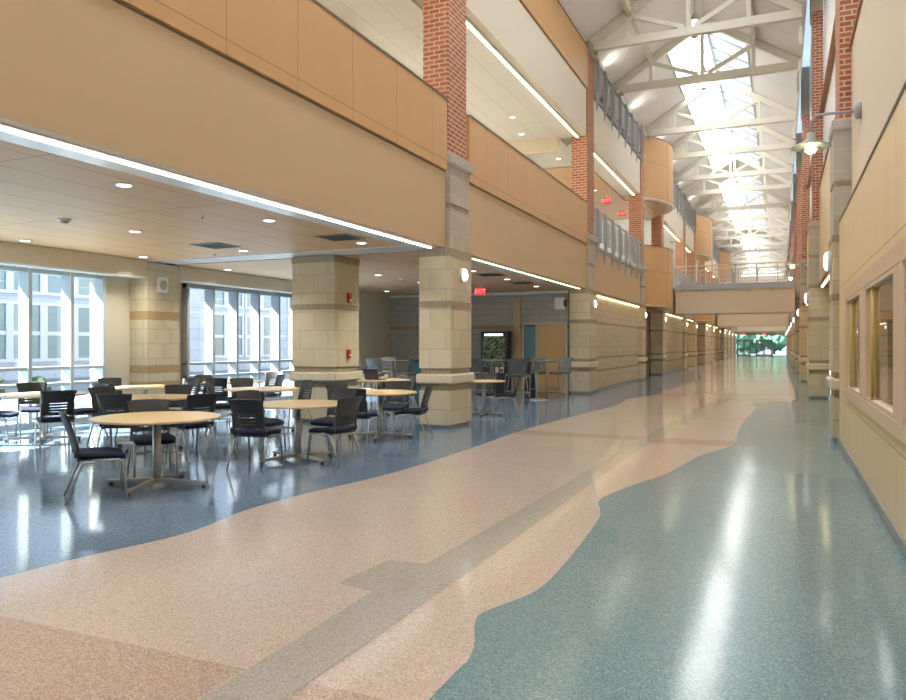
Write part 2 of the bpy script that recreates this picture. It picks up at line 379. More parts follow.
wb = thing('wall_loudspeaker', 'white box loudspeaker on the block wall above the maple door', 'speaker', (-6.3, YB, 2.9))
B(-6.42, -6.14, YB-.26, YB-.005, 2.60, 2.98).build('cabinet', m_white, wb, bevel=.02)
B(-6.13, -6.09, YB-.2, YB-.005, 2.7, 2.9).build('bracket', m_black, wb)
# exit sign
def exit_sign(name, label, loc, s=1, group=None, face=-1):
    t = thing(name, label, 'exit sign', loc, group)
    x, y, z = loc
    B(x-.16*s, x+.16*s, y-.02, y+.02, z-.1*s, z+.1*s).build('housing', e_exit, t)
    B(x-.012, x+.012, y-.012, y+.012, z+.1*s, z+.2*s).build('stem', m_white, t)
    # EXIT lettering
    cu = bpy.data.curves.new('lettering', 'FONT'); cu.body = 'EXIT'; cu.size = .17*s; cu.align_x = 'CENTER'; cu.align_y = 'CENTER'; cu.extrude = .002
    o = bpy.data.objects.new('lettering', cu); LK(o); o.parent = t; o.location = (0, -.023, 0); o.rotation_euler = (PI/2, 0, 0)
    me = bpy.data.meshes.new_from_object(o); me.materials.clear(); me.materials.append(e_letters)
    q = bpy.data.objects.new('lettering', me); LK(q); q.parent = t; q.location = o.location; q.rotation_euler = o.rotation_euler
    bpy.data.objects.remove(o)
    return t
exit_sign('exit_sign', 'red exit sign hanging behind the first stone column', (-7.92, 20.0, 3.04))
# glass display by the back wall
ds = thing('display_case', 'black framed display with green foliage picture standing at the grey block wall', 'display', (-8.1, 22.5, 0))
B(-8.80, -7.90, 22.25, 22.66, 0, 1.92).build('cabinet', m_black, ds, bevel=.01)
def picmat():
    m, nt, b = newmat('foliage_picture')
    g = nt.nodes.new('ShaderNodeNewGeometry'); n = nt.nodes.new('ShaderNodeTexNoise'); n.inputs['Scale'].default_value = 14; n.inputs['Detail'].default_value = 8
    nt.links.new(g.outputs['Position'], n.inputs['Vector'])
    r = nt.nodes.new('ShaderNodeValToRGB'); r.color_ramp.elements[0].position = .38; r.color_ramp.elements[0].color = (.02,.05,.015,1)
    r.color_ramp.elements[1].position = .65; r.color_ramp.elements[1].color = (.45,.45,.30,1)
    e = r.color_ramp.elements.new(.5); e.color = (.12,.20,.06,1)
    nt.links.new(n.outputs['Fac'], r.inputs[0]); nt.links.new(r.outputs[0], b.inputs['Base Color']); b.inputs['Roughness'].default_value = .2
    return m
B(-8.72, -7.98, 22.235, 22.25, .80, 1.76).build('picture', picmat(), ds)
B(-8.66, -8.04, 22.235, 22.25, 1.79, 1.86).build('top_strip', em('display_strip', (1,1,1), 1), ds)
for i in range(3): B(-8.47+.17*i, -8.35+.17*i, 22.235, 22.25, .62, .8).build('card', m_white, ds)
B(-8.12, -8.03, 22.23, 22.234, .64, .74).build('red_card', m_red, ds)

# ------------------------------------------------------------------ columns
COLY = [(12.1,13.05),(22.6,23.6),(32.2,33.15),(38.3,39.2),(47.8,48.75),(53.75,54.7),(61.2,62.2),(68.4,69.3),(75.7,76.6),(82.6,83.5),(90,90.9),(96,96.9),(103,103.9)]
def column(y0, y1, x0, x1, label, upper, disc, side='left', brick_to=None, cat='column', near=True):
    t = thing('stone_column', label, cat, ((x0+x1)/2, (y0+y1)/2, 0), kind='thing')
    def bx(g, z0, z1): return B(x0-g, x1+g, y0-g, y1+g, z0, z1)
    bx(-.035, 0, .07).build('plinth', m_base, t)
    bx(0, .07, .68).build('lower_shaft', m_stone, t)
    bx(-.025, .68, .80).build('rough_band', m_rough, t)
    lm = bx(.055, .80, .98); lm.build('ledge', m_ledge, t, bevel=.03, seg=1)
    bx(-.025, .98, 1.08).build('rough_band', m_rough, t)
    top = 3.22 if upper or side == 'in' else 3.2
    bx(0, 1.08, 2.18).build('shaft', m_stone, t)
    bx(.012, 2.18, 2.29).build('rough_band', m_rough, t)
    bx(0, 2.29, 3.09).build('upper_shaft', m_stone, t)
    bx(.01, 3.09, top).build('rough_band', m_rough, t)
    return t
sconces = []
disc_proto = None
def disc_light(x, y, z, label, sgn, group, r=.13):
    t = thing('wall_light', label, 'wall light', (x, y, z), group)
    MB().lathe([(0,0),(r,0),(r,sgn*.05),(r*.93,sgn*.06)], (x, y, z), 28, 'x').build('rim', m_white, t)
    MB().lathe([(r*.93,sgn*.05),(r*.8,sgn*.085),(r*.45,sgn*.105),(.001,sgn*.11)], (x, y, z), 28, 'x').build('diffuser', e_disc, t)
    return t
for i, (y0, y1) in enumerate(COLY):
    lab = 'buff stone column with a jutting ledge, %s from the camera along the tall-windowed side' % ORD[i]
    t = column(y0, y1, -5.98, XL, lab, True, True)
    near = i < 3
    # grey upper stone with bands and cap, then brick to the roof
    gx0, gx1 = -5.92, XL-.03
    B(gx0, gx1, y0+.02, y1-.02, 3.22, 3.94).build('grey_shaft', m_stoneg, t)
    B(gx0, gx1-.02, y0+.03, y1-.03, 3.94, 4.04).build('rough_band', m_rough, t)
    B(gx0, gx1, y0+.02, y1-.02, 4.04, 4.72).build('grey_shaft', m_stoneg, t)
    B(gx0, XL+.03, y0-.04, y1+.04, 4.72, 4.94).build('cap', m_cap, t, bevel=.03, seg=1)
    B(-5.93, XL-.08, y0+.06, y1-.06, 4.94, 10.55).build('brick_shaft', m_brick, t)
    B(-5.93, XL+.02, y0, y1, 10.55, 10.85).build('top_cap', m_cap, t, bevel=.02, seg=1)
    disc_light(XL+.002, (y0+y1)/2, 2.78, 'round white light on the %s stone column of the left-side row' % ORD[i] if False else 'round white light on the side of the %s buff column facing the hall' % ORD[i], 1, 'round lights on the buff columns')
ic = column(12.1, 13.0, -8.75, -7.78, 'buff stone column inside the cafeteria, with red fire alarms on its side', False, False, side='in')
al = thing('fire_alarm_strobe', 'red fire alarm horn high on the inner cafeteria column', 'fire alarm', (-7.765, 12.58, 2.42))
B(-7.768, -7.72, 12.53, 12.64, 2.33, 2.52).build('housing', m_red, al, bevel=.008)
B(-7.72, -7.705, 12.55, 12.62, 2.35, 2.40).build('strobe', m_white, al)
al = thing('fire_alarm_pull', 'red fire alarm pull station at chest height on inner column', 'fire alarm', (-7.765, 12.58, 1.32))
B(-7.778, -7.73, 12.53, 12.63, 1.24, 1.41).build('housing', m_red, al, bevel=.008)
B(-7.73, -7.715, 12.55, 12.61, 1.28, 1.32).build('handle', m_white, al)

# ------------------------------------------------------------------ left elevation
bays = [(-12.0,12.08)] + [(COLY[i][1]+.01, COLY[i+1][0]-.01) for i in range(len(COLY)-1)] + [(COLY[-1][1]+.01, YE-.1)]
DR = {3:1, 6:1, 9:1}        # bays that carry a curved balcony (index in bays)
for i, (y0, y1) in enumerate(bays):
    if i in DR: continue
    fas = B(XF-.15, XF, y0, y1, ZC, 4.57); struct('wall_left', fas, m_tan)
    struct('wall_left', B(XF-.15, XF, y0, y1, 7.93, 9.35), m_cream)
    struct('trim', B(XF-.15, XF-.0, y0, y1, 4.57, 4.60), m_cope)
    struct('trim', B(XF-.15, XF-.0, y0, y1, 9.35, 9.38), m_cope)
def perbay(x0, x1, z0, z1, xm=-6.3, lo=-12, hi=YE):
    mb = MB()
    if x0 < xm: mb.box(x0, xm, lo, hi, z0, z1)
    for a, b in bays:
        a = max(a, lo); b = min(b, hi)
        if b > a: mb.box(max(x0, xm), x1, a, b, z0, z1)
    return mb
# stone walls under the far bays, and the entrance recesses
for i, (y0, y1) in enumerate(bays):
    if i < 2: continue
    xw = -5.52 if i not in DR else -6.9
    if i == 5: xw = -6.2
    o = struct('wall_left', B(xw-.2, xw, y0-.005, y1+.005, 0.08, ZC if i not in DR else 3.2), m_sblock)
    struct('baseboard_left', B(xw-.2, xw+.02, y0-.01, y1+.01, 0, .08), m_base)
    if i not in DR: struct('ceiling', B(-6.3, XF-.16, y0, y1, 3.3, 3.4), m_slot)
    else:
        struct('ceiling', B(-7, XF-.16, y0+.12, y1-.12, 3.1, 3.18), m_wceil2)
        struct('wall_left', B(-6.9, -6.04, y0-.15, y0-.02, 0, 3.2).box(-6.9, -6.04, y1+.02, y1+.15, 0, 3.2), m_sblock)
ordb = ['over the cafeteria beside the camera', 'between the first and second buff columns']
def parapet(y0, y1, z0, label):
    t = thing('wood_parapet', label, 'balcony parapet', (XF, (y0+y1)/2, z0))
    B(XF-.07, XF+.045, y0, y1, z0, z0+1.25).build('maple_panel', m_wood, t)
    B(XF-.09, XF+.06, y0, y1, z0+1.25, z0+1.275).build('coping', m_cope, t)
    MB().tube([(XF-.13, y0+.1, z0+1.34), (XF-.13, y1-.1, z0+1.34)], .02, 8).build('handrail', m_copew, t)
parapet(-12, 12.055, 4.6, 'maple panelled parapet above the cafeteria opening nearest the camera')
parapet(13.095, 22.555, 4.6, 'middle-storey maple parapet between the first and second buff columns')
parapet(13.06, 22.57, 9.38, 'top-storey maple parapet just under the first roof truss')
parapet(-12, 12.08, 9.38, 'top-storey maple parapet above the camera')
def railing(y0, y1, z0, label, near=True):
    """grey panel railing with hanging leaf-shaped fins"""
    t = thing('balcony_railing', label, 'railing', (XF, (y0+y1)/2, z0))
    n = max(3, round((y1-y0)/1.2)); w = (y1-y0)/n
    MB().box(XF-.02, XF+.06, y0, y1, z0+1.22, z0+1.28).build('top_rail', m_railm, t)
    MB().box(XF-.02, XF+.04, y0, y1, z0+.04, z0+.12).build('bottom_rail', m_railm, t)
    for k in range(n):
        a, b = y0+k*w+.1, y0+(k+1)*w-.1
        B(XF, XF+.02, a, b, z0+.30, z0+1.14).build('mesh_panel', m_railp, t)
    for k in range(n+1):
        y = min(max(y0+k*w, y0+.09), y1-.09)
        vs = []
        for z, h in ((-.40,.015),(-.15,.075),(.25,.12),(.7,.13),(1.0,.11),(1.27,.07)):
            vs += [(XF+.062, y-.018, z0+z), (XF+.062+h, y-.018, z0+z), (XF+.062, y+.018, z0+z), (XF+.062+h, y+.018, z0+z)]
        fs = []
        for r in range(5):
            a = r*4; b = a+4
            fs += [(a,a+1,b+1,b),(a+2,b+2,b+3,a+3),(a,b,b+2,a+2),(a+1,a+3,b+3,b+1)]
        fs += [(0,2,3,1),(20,21,23,22)]
        MB().add(vs, fs).build('hanging_fin', m_railm, t)
RB = [2,4,5,7,8,10,11,12]
for i in RB:
    if i >= len(bays): continue
    y0, y1 = bays[i]
    place = {2:'between the second and third buff columns', 4:'just beyond the first curved balcony', 5:'just before the second curved balcony', 7:'just beyond the second curved balcony',
             8:'just before the third curved balcony', 10:'beyond the third curved balcony', 11:'near the far gable', 12:'beside the far gable'}[i]
    railing(y0, y1, 4.58, 'grey middle-storey railing with hanging fins, ' + place)
    railing(y0, y1, 9.38, 'grey top-storey railing with hanging fins, ' + place)
# curved balconies
def drum(y0, y1, z0, z1, label, group=None):
    cy = (y0+y1)/2; hw = (y1-y0)/2-.03; sag = .88; R = (hw*hw+sag*sag)/(2*sag); cx = XF+sag-R
    a = math.asin(hw/R); n = 28
    t = thing('curved_balcony', label, 'balcony', (XF, cy, z0))
    def arc(r, inset=0):
        return [(cx+r*math.cos(-a+2*a*k/n), cy+r*math.sin(-a+2*a*k/n)) for k in range(n+1)]
    o = arc(R); i_ = arc(R-.1)
    MB().prism(o + i_[::-1], z0+.04, z1).build('curved_panel', m_woodc, t)
    oo = arc(R+.02); ii = arc(R-.14)
    MB().prism(oo + ii[::-1], z1, z1+.03).build('coping', m_cope, t)
    MB().prism(arc(R-.01), z0-.02, z0+.035).build('soffit_rim', m_cream, t)
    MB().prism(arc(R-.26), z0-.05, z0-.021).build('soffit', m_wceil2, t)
    for yy in (cy-hw*.36, cy+hw*.36):
        s = math.asin((yy-cy)/R); px, py = cx+(R+.002)*math.cos(s), cy+(R+.002)*math.sin(s)
        B(px-.01, px+.004, py-.006, py+.006, z0+.04, z1).build('panel_joint', m_copew, t)
for k, i in enumerate(DR):
    y0, y1 = bays[i]
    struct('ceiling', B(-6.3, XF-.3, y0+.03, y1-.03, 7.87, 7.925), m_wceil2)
    drum(y0, y1, 3.24, 5.86, 'lower curved maple balcony, %s from the camera' % ORD[k])
    drum(y0, y1, 7.95, 10.66, 'upper curved maple balcony under the roof, %s from the camera' % ORD[k])
# upper storeys behind
struct('floor_upper', perbay(-13.2, XF-.16, 4.2, 4.5), m_white)  # floor made white to bounce the spots up to the ceiling
struct('ceiling', perbay(-12.4, XF-.16, 7.93, 8.0), m_lceil)
struct('ceiling', B(-12.4, -6.3, 26.2, 38.3, 7.89, 7.928), m_wceil2)
struct('wall_upper', B(-12.6, -12.4, -12, YE, 4.4, 8.0), m_cream)
struct('wall_upper', perbay(-5.85, -5.62, 9.1, 10.9), m_cream)
struct('wall_upper', B(-12.4, -6.3, 22.4, 22.59, 7.5, 7.925), m_cream)
struct('ceiling', perbay(-12.4, -5.62, 8.9, 9.095), m_cream)
for k, (y, z) in enumerate([(12.1, 0), (22.6, 0), (32.4, 0)]):
    B(-8.8, -8.0, y, y+.9, 4.5, 7.92 if k != 1 else 7.49).build('brick_column', m_brick)
    o = bpy.context.scene.collection.objects[-1]
    tag(o, 'inner red brick column on the middle storey, %s from the camera' % ORD[k], 'column', kind='thing')
# linear cove lamps -------------------------------------------------
def linear(name, label, x0, x1, y0, y1, z, m, group, mh=m_white):
    t = thing(name, label, 'light', ((x0+x1)/2, (y0+y1)/2, z), group)
    B(x0-.02, x1+.02, y0, y1, z+.02, z+.06).build('housing', mh, t)
    B(x0, x1, y0+.02, y1-.02, z, z+.02).build('lamp', m, t)
linear('ceiling_linear_light', 'long white strip light in the slot above the near cafeteria tables', -5.69, -5.655, -3.5, 11.95, 3.21, e_slot, 'strip lights under the fascia')
linear('ceiling_linear_light', 'warm strip light under the fascia between first and second buff columns', -5.66, -5.61, 13.1, 22.5, 3.22, e_cove, 'strip lights under the fascia')
linear('ceiling_linear_light', 'warm strip light grazing the stone wall between second and third buff columns', -5.50, -5.46, 23.7, 32.1, 3.10, e_cove, 'strip lights under the fascia')
for i in (4,5,7,8,10,11):
    y0, y1 = bays[i]
    linear('ceiling_linear_light', 'warm strip light over the stone wall in the %s bay from the camera' % ORD[i], -5.49, -5.46, y0+.2, y1-.2, 3.12, e_cove, 'strip lights under the fascia')
for i in (0,1,2,4,5,7,8,10):
    y0, y1 = bays[i]
    linear('ceiling_linear_light', 'warm strip light on the middle-storey ceiling edge, %s bay from the camera' % ORD[i], -5.72, -5.66, max(y0,-6)+.1, y1-.1, 7.86, e_cove, 'strip lights on the middle storey ceiling')
for i, (y0, y1) in enumerate([(-6,12),(13.1,22.3),(23.2,32.3)]):
    linear('ceiling_linear_light', 'warm strip light deep inside the middle storey, %s bay from the camera' % ORD[i], -8.02, -7.94, y0, y1, 7.82 if i < 2 else 7.8, e_cove, 'strip lights deep in the middle storey')

# ------------------------------------------------------------------ recessed ceiling items
dl = None
def downlight(x, y, z, label, group, power=0):
    global dl
    if dl is None:
        dl = thing('ceiling_downlight', label, 'ceiling light', (0,0,0), group)
        MB().lathe([(.0,0),(.10,0),(.108,-.012),(.08,-.014),(.0,-.014)], (0,0,0), 24).build('trim_ring', m_white, dl)
        MB().lathe([(0,-.015),(.075,-.015),(.07,-.020),(0,-.020)], (0,0,0), 24).build('lens', e_down, dl)
        o = dl
    else: o = copy_tree(dl)
    o.location = (x, y, z); o['label'] = label; o['group'] = group
    return o
spots = []
def spot(x, y, z, w, col=(1,.95,.85), rx=0, ry=0, size=2.3, r=.06):
    l = bpy.data.lights.new('lamp', 'SPOT'); l.energy = w; l.color = col; l.spot_size = size; l.spot_blend = 1; l.shadow_soft_size = r
    o = bpy.data.objects.new('lamp', l); LK(o); o.location = (x, y, z); o.rotation_euler = (rx, ry, 0); return o
for ix, x in enumerate((-6.5, -9.0, -11.45)):
    for iy, y in enumerate((-1.5, 1.0, 3.45, 5.95, 8.45, 10.95)):
        if ix == 1 and iy == 5: pass
        downlight(x, y, ZC, 'round recessed downlight in the near wood ceiling, row %s from the windows, %s along' % (ORD[2-ix], ORD[iy]), 'downlights in the near wood ceiling')
        if iy % 2 == 1: spot(x, y, ZC-.05, 70)
    for iy, y in enumerate((13.4, 15.95, 18.3, 20.85)):
        downlight(x, y, ZC-.02, 'round recessed downlight in the far wood ceiling, row %s from the windows, %s along' % (ORD[2-ix], ORD[iy]), 'downlights in the far wood ceiling')
        if iy % 2 == 0: spot(x, y, ZC-.07, 110)
def vent(x, y, z, label):
    t = thing('ceiling_vent', label, 'air vent', (x, y, z), 'square vents in the wood ceiling')
    f = MB()
    for a, b, c, e in ((-.3,.3,-.3,-.26),(-.3,.3,.26,.3),(-.3,-.26,-.26,.26),(.26,.3,-.26,.26)): f.box(x+a, x+b, y+c, y+e, z-.015, z-.001)
    f.build('vent_frame', m_grey, t)
    s = MB()
    for k in range(6): s.bar((x-.26, y-.22+k*.088, z-.008), (x+.26, y-.22+k*.088, z-.008), .05, .004, (0,.5,1))
    s.build('slats', m_dark, t)
vent(-9.02, 10.25, ZC, 'square dark vent in the near wood ceiling, farther from the fascia')
vent(-6.49, 10.26, ZC, 'square dark vent in the near wood ceiling, close to the fascia')
vent(-6.45, 17.0, ZC-.02, 'dark vent in the ceiling just behind the first buff column')
vent(-6.5, 19.6, ZC-.02, 'dark vent in the ceiling in front of the maple door')
def dome(x, y, z, label):
    t = thing('smoke_detector', label, 'smoke detector', (x, y, z))
    MB().lathe([(0,0),(.085,0),(.085,-.03),(.0,-.03)], (x, y, z), 20).build('ceiling_base', m_white, t)
    MB().lathe([(.06,-.03),(.05,-.06),(.0,-.065)], (x, y, z), 20).build('sensor', m_cap, t)
dome(-9.05, 7.26, ZC, 'white smoke detector on the near wood ceiling above the front table')
dome(-8.99, 17.18, ZC-.02, 'white smoke detector on the far wood ceiling seen between columns')
def sprinkler(x, y, z, label):
    t = thing('ceiling_sprinkler', label, 'sprinkler', (x, y, z), 'sprinklers in the wood ceiling')
    MB().lathe([(0,0),(.035,0),(.035,-.01),(0,-.01)], (x, y, z), 14).build('escutcheon', m_white, t)
    MB().lathe([(.01,-.01),(.008,-.04),(.02,-.045),(0,-.046)], (x, y, z), 10).build('deflector', m_steel, t)
for x, y, l in ((-7.13, 7.84, 'small sprinkler head beside the downlight nearest the fascia slot'), (-11.3, 7.5, 'small sprinkler head near the window header'), (-9.9, 11.2, 'small sprinkler head just before the cross slot')):
    sprinkler(x, y, ZC, l)
# middle storey ceiling lights
for i, (x, y) in enumerate([(-6.9,9.5),(-7.0,14.6),(-6.9,19.9),(-7.2,21.6),(-7.0,25.0),(-7.0,30.5),(-6.9,42),(-6.9,46)]):
    downlight(x, y, 7.93 if y < 26 or y > 33 else 7.89, 'round recessed downlight on the middle-storey ceiling, %s from the camera' % ORD[i], 'downlights on the middle storey ceiling')
for y in (2, 9.5, 17, 20, 28, 31, 42, 46, 58, 68, 80, 92): spot(-9.0, y, 7.8, 700 if y in (28, 31) else 2500, (1,1,.98))  # bare spots without fixtures, added to brighten the ceiling by bounce
for i, (x, y) in enumerate([(-6.6, 30.9), (-6.6, 34.2), (-6.75, 28.6)]):
    exit_sign('exit_sign', 'red exit sign on the middle storey, %s' % ['hanging in the centre under the wood soffit', 'farthest one, by the curved balcony', 'nearest one, half hidden by the brick column'][i], (x, y, 7.5 if i != 2 else 7.6), 1.15)

# ------------------------------------------------------------------ right side
# panelled box with interior windows (bay beside the camera)
ys = [-12, 1.3, 3.4, 4.0, 6.1, 6.6, 8.7, 9.25, 11.05, 12.8]
opens = [(1.3,3.4),(4.0,6.1),(6.6,8.7),(9.25,11.05)]
w = MB(); w.box(XR, XR+.05, -12, 12.8, .1, .93).box(XR, XR+.05, -12, 12.8, 2.12, 3.36)
prev = -12
for a, b in opens: w.box(XR, XR+.05, prev, a, .93, 2.12); prev = b
w.box(XR, XR+.05, prev, 12.8, .93, 2.12)
struct('wall_right', w, m_woodr)
struct('trim', B(XR-.012, XR+.17, -12, 12.8, 3.36, 3.385), m_cope)
struct('baseboard_right', B(XR-.03, XR+.1, -12, 12.8, 0, .1), m_base)
struct('wall_right', B(XR+.1, 1.3, 12.7, 12.8, 0, 3.36), m_stone)
fr = MB()
fr.box(XR-.035, XR-.001, 1.0, 11.33, .80, .93).box(XR-.035, XR-.001, 1.0, 11.33, 2.10, 2.26)
edges = [(1.0,1.3),(3.4,4.0),(6.1,6.6),(8.7,9.25),(11.05,11.33)]
for a, b in edges: fr.box(XR-.035, XR-.001, a, b, .93, 2.10)
struct('trim', fr, m_frame, bevel=.006)
for i, (a, b) in enumerate(opens):
    t = thing('window_%d' % (i+3), 'framed interior window in the maple wall, %s from the near end of the hall' % ORD[i], 'window', (XR, a, .93), kind='structure')
    MB().box(XR-.03, XR+.05, a, a+.05, .93, 2.10).box(XR-.03, XR+.05, b-.05, b, .93, 2.10).box(XR-.03, XR+.05, a, b, .93, .97).box(XR-.03, XR+.05, a, b, 2.06, 2.10).build('window_frame', m_frame, t)
    B(XR+.015, XR+.02, a+.05, b-.05, .97, 2.06).build('pane', m_glassr, t)
    MB().tube([(XR-.008, b-.44, .97), (XR-.008, b-.44, 2.06)], .016, 10).build('brass_post', m_brass, t)
    B(XR-.026, XR+.01, b-.49, b-.39, .97, .99).build('post_foot', m_steel, t)
# room behind those windows
struct('wall_back_room', B(4.4, 4.5, -12, 12.7, 0, 3.4), m_tan)
struct('ceiling', B(.93, 4.5, -12, 12.7, 3.3, 3.4), m_lceil)
struct('wall_back_room', B(.93, 4.5, 12.6, 12.7, 0, 3.3), m_sblock)
linear('ceiling_linear_light', 'long added strip light brightening the room behind the interior windows', 2.2, 2.3, -3, 12, 3.05, e_slot, 'added strip light behind the interior windows')  # strip added to light the dim room interior
for y in (2, 5.5, 9): spot(2.6, y, 3.2, 120)  # bare spots without fixtures, added to brighten this room
# cream wall above
struct('wall_right', B(1.0, 1.3, -12, 12.85, 3.385, 6.05), mat('cream_wall_right', (.80,.69,.54), .6))
struct('trim', B(.965, 1.3, -12, 12.88, 6.05, 6.09), m_copew)
struct('wall_right', B(1.12, 1.3, -12, 12.85, 6.09, 13.5), m_white)
RY = [(12.9,13.85),(23.2,24.15),(33.5,34.4),(43.8,44.7),(54.1,55),(64.4,65.3),(74.7,75.6),(85,85.9),(95.3,96.2),(104,104.9)]
for i, (y0, y1) in enumerate(RY):
    t = column(y0, y1, .75, 1.28, 'buff stone pilaster on the teal-floor side, %s from the camera' % ORD[i], False, True)
    B(.76, 1.28, y0+.01, y1-.01, 3.2, 3.94).build('grey_shaft', m_stoneg, t)
    B(.775, 1.28, y0+.02, y1-.02, 3.94, 4.04).build('rough_band', m_rough, t)
    B(.76, 1.28, y0+.01, y1-.01, 4.04, 4.80).build('grey_shaft', m_stoneg, t)
    B(.735, 1.28, y0-.02, y1+.02, 4.80, 4.98).build('cap', m_cap, t, bevel=.02, seg=1)
    B(.84, 1.11, y0, y1, 4.98, 10.85).build('brick_shaft', m_brick, t)
    B(.80, 1.11, y0-.02, y1+.02, 10.85, 12.6).build('grey_top', m_ledge, t)
    B(.76, 1.11, y0-.04, y1+.04, 12.6, 12.8).build('top_cap', m_cap, t)
    disc_light(.748, (y0+y1)/2, 2.84, 'round white light on the %s pilaster of the teal-floor side' % ORD[i], -1, 'round lights on the pilasters', .17)
rb = [(RY[i][1]+.01, RY[i+1][0]-.01) for i in range(len(RY)-1)] + [(RY[-1][1]+.01, YE-.1)]
for i, (y0, y1) in enumerate(rb):
    xl = 1.3 if i == 0 else 1.02
    struct('wall_right', B(xl, xl+.2, y0, y1, 0.08, 3.24), m_woodr if i in (1,3,5) else m_sblock)
    struct('wall_right', B(1.0, 1.2, y0, y1, 3.24, 5.87), m_woodr)
    struct('trim', B(.97, 1.2, y0, y1, 5.87, 5.91), m_copew)
    struct('wall_right', B(1.12, 1.3, y0, y1, 5.91, 7.93), m_white)
    struct('trim', B(.99, 1.3, y0, y1, 7.93, 7.98), m_copew)
    struct('wall_right', B(1.12, 1.3, y0, y1, 7.98, 13.5), m_white)
    struct('baseboard_right', B(xl-.02, xl, y0, y1, 0, .08), m_base)
    struct('trim', B(xl-.2 if i else 1.0, xl, y0, y1, 3.18, 3.235), m_copew)
    linear('wall_linear_light', 'warm strip light under the maple fascia in the %s bay of the teal-floor side' % ORD[i], 1.04 if i == 0 else 1.0-.03, 1.08 if i == 0 else 1.0, y0+.2, y1-.3, 3.08, e_cove, 'strip lights on the teal floor side')
# gooseneck lamps
def gooseneck(y, label):
    t = thing('gooseneck_wall_lamp', label, 'wall lamp', (1.0, y, 4.66), 'gooseneck lamps on the cream wall')
    MB().lathe([(0,-.001),(.11,-.001),(.11,-.06),(.04,-.09),(0,-.09)], (1.0, y, 4.66), 20, 'x').build('wall_plate', m_railm, t)
    pts = [(.93,y,4.66),(.6,y,4.665),(.46,y,4.66),(.41,y,4.62),(.39,y,4.56),(.39,y,4.44)]
    MB().tube(pts, .018, 10).build('arm', m_railm, t)
    s = MB().lathe([(.02,.20),(.06,.19),(.065,.09),(.09,.07),(.25,.0),(.255,-.012),(.24,-.008),(.08,.05),(.0,.05)], (.39, y, 4.24), 32)
    s.build('shade', mat('grey_enamel_shade', (.42,.44,.40), .35), t)
    MB().lathe([(.03,.05),(.07,.0),(.075,-.05),(.05,-.09),(.0,-.10)], (.39, y, 4.24), 20).build('glass_globe', e_bulb, t)
    MB().lathe([(.076,-.03),(.14,-.045),(.14,-.05),(.076,-.045)], (.39, y, 4.24), 24).build('reflector_ring', m_railm, t)
for i, y in enumerate((11.4, 28.2, 33.3)):
    if i == 0: gooseneck(y, 'grey gooseneck barn lamp with yellow bulb on the near cream wall')
    else:
        gooseneck(y, ['','gooseneck barn lamp seen small in front of the footbridge railing, upper one','gooseneck barn lamp seen small in front of the footbridge, lower one'][i])

# ------------------------------------------------------------------ roof
AP = (-2.42, 12.92); EL = (-5.6, 10.93); ER = (.62, 10.99)
def rz(x):
    if x < AP[0]: return EL[1] + (x-EL[0])*(AP[1]-EL[1])/(AP[0]-EL[0])
    return AP[1] + (x-AP[0])*(ER[1]-AP[1])/(ER[0]-AP[0])
def slope(x0, x1, y0, y1, th=.08, dz=0):
    mb = MB(); z0, z1 = rz(x0)+dz, rz(x1)+dz
    mb.add([(x0,y0,z0),(x1,y0,z1),(x1,y1,z1),(x0,y1,z0),(x0,y0,z0+th),(x1,y0,z1+th),(x1,y1,z1+th),(x0,y1,z0+th)],
           [(0,3,2,1),(4,5,6,7),(0,1,5,4),(1,2,6,5),(2,3,7,6),(3,0,4,7)])
    return mb
SX0, SX1 = -3.75, -1.05
struct('roof_left', slope(-5.85, SX0, -12, YE), m_roof)
struct('roof_right', slope(SX1, ER[0], -12, YE), m_roof)
segs = [(-11, 20.5), (27.6, 48.0), (52.5, 76), (80, 108)]  # first stretch is an unseen skylight added to light the near hall
prev = -12
for a, b in segs + [(YE, YE)]:
    if a > prev: struct('roof_ridge', slope(SX0, AP[0], prev, a).add(*(lambda m: (m.v, m.f))(slope(AP[0], SX1, prev, a))), m_roof)
    prev = b
for i, (a, b) in enumerate(segs):
    t = thing('skylight', ['added unseen ridge skylight overhead, lighting the near hall', 'long bright ridge skylight beyond the second truss', 'ridge skylight in the middle distance of the roof', 'farthest ridge skylight before the gable'][i], 'skylight', (AP[0], (a+b)/2, AP[1]), kind='structure')
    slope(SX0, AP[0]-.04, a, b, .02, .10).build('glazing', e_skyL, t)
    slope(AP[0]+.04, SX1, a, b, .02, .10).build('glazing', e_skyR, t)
    n = int((b-a)/1.3); f = MB()
    for k in range(n+1):
        y = a + (b-a)*k/n
        for x0, x1 in ((SX0, AP[0]), (AP[0], SX1)): f.bar((x0, y, rz(x0)+.06), (x1, y, rz(x1)+.06), .075, .06)
    f.box(AP[0]-.04, AP[0]+.04, a, b, AP[1]-.02, AP[1]+.1)
    f.box(SX0-.03, SX0+.03, a, b, rz(SX0)-.03, rz(SX0)+.1).box(SX1-.03, SX1+.03, a, b, rz(SX1)-.03, rz(SX1)+.1)
    f.build('glazing_bars', m_alu, t)
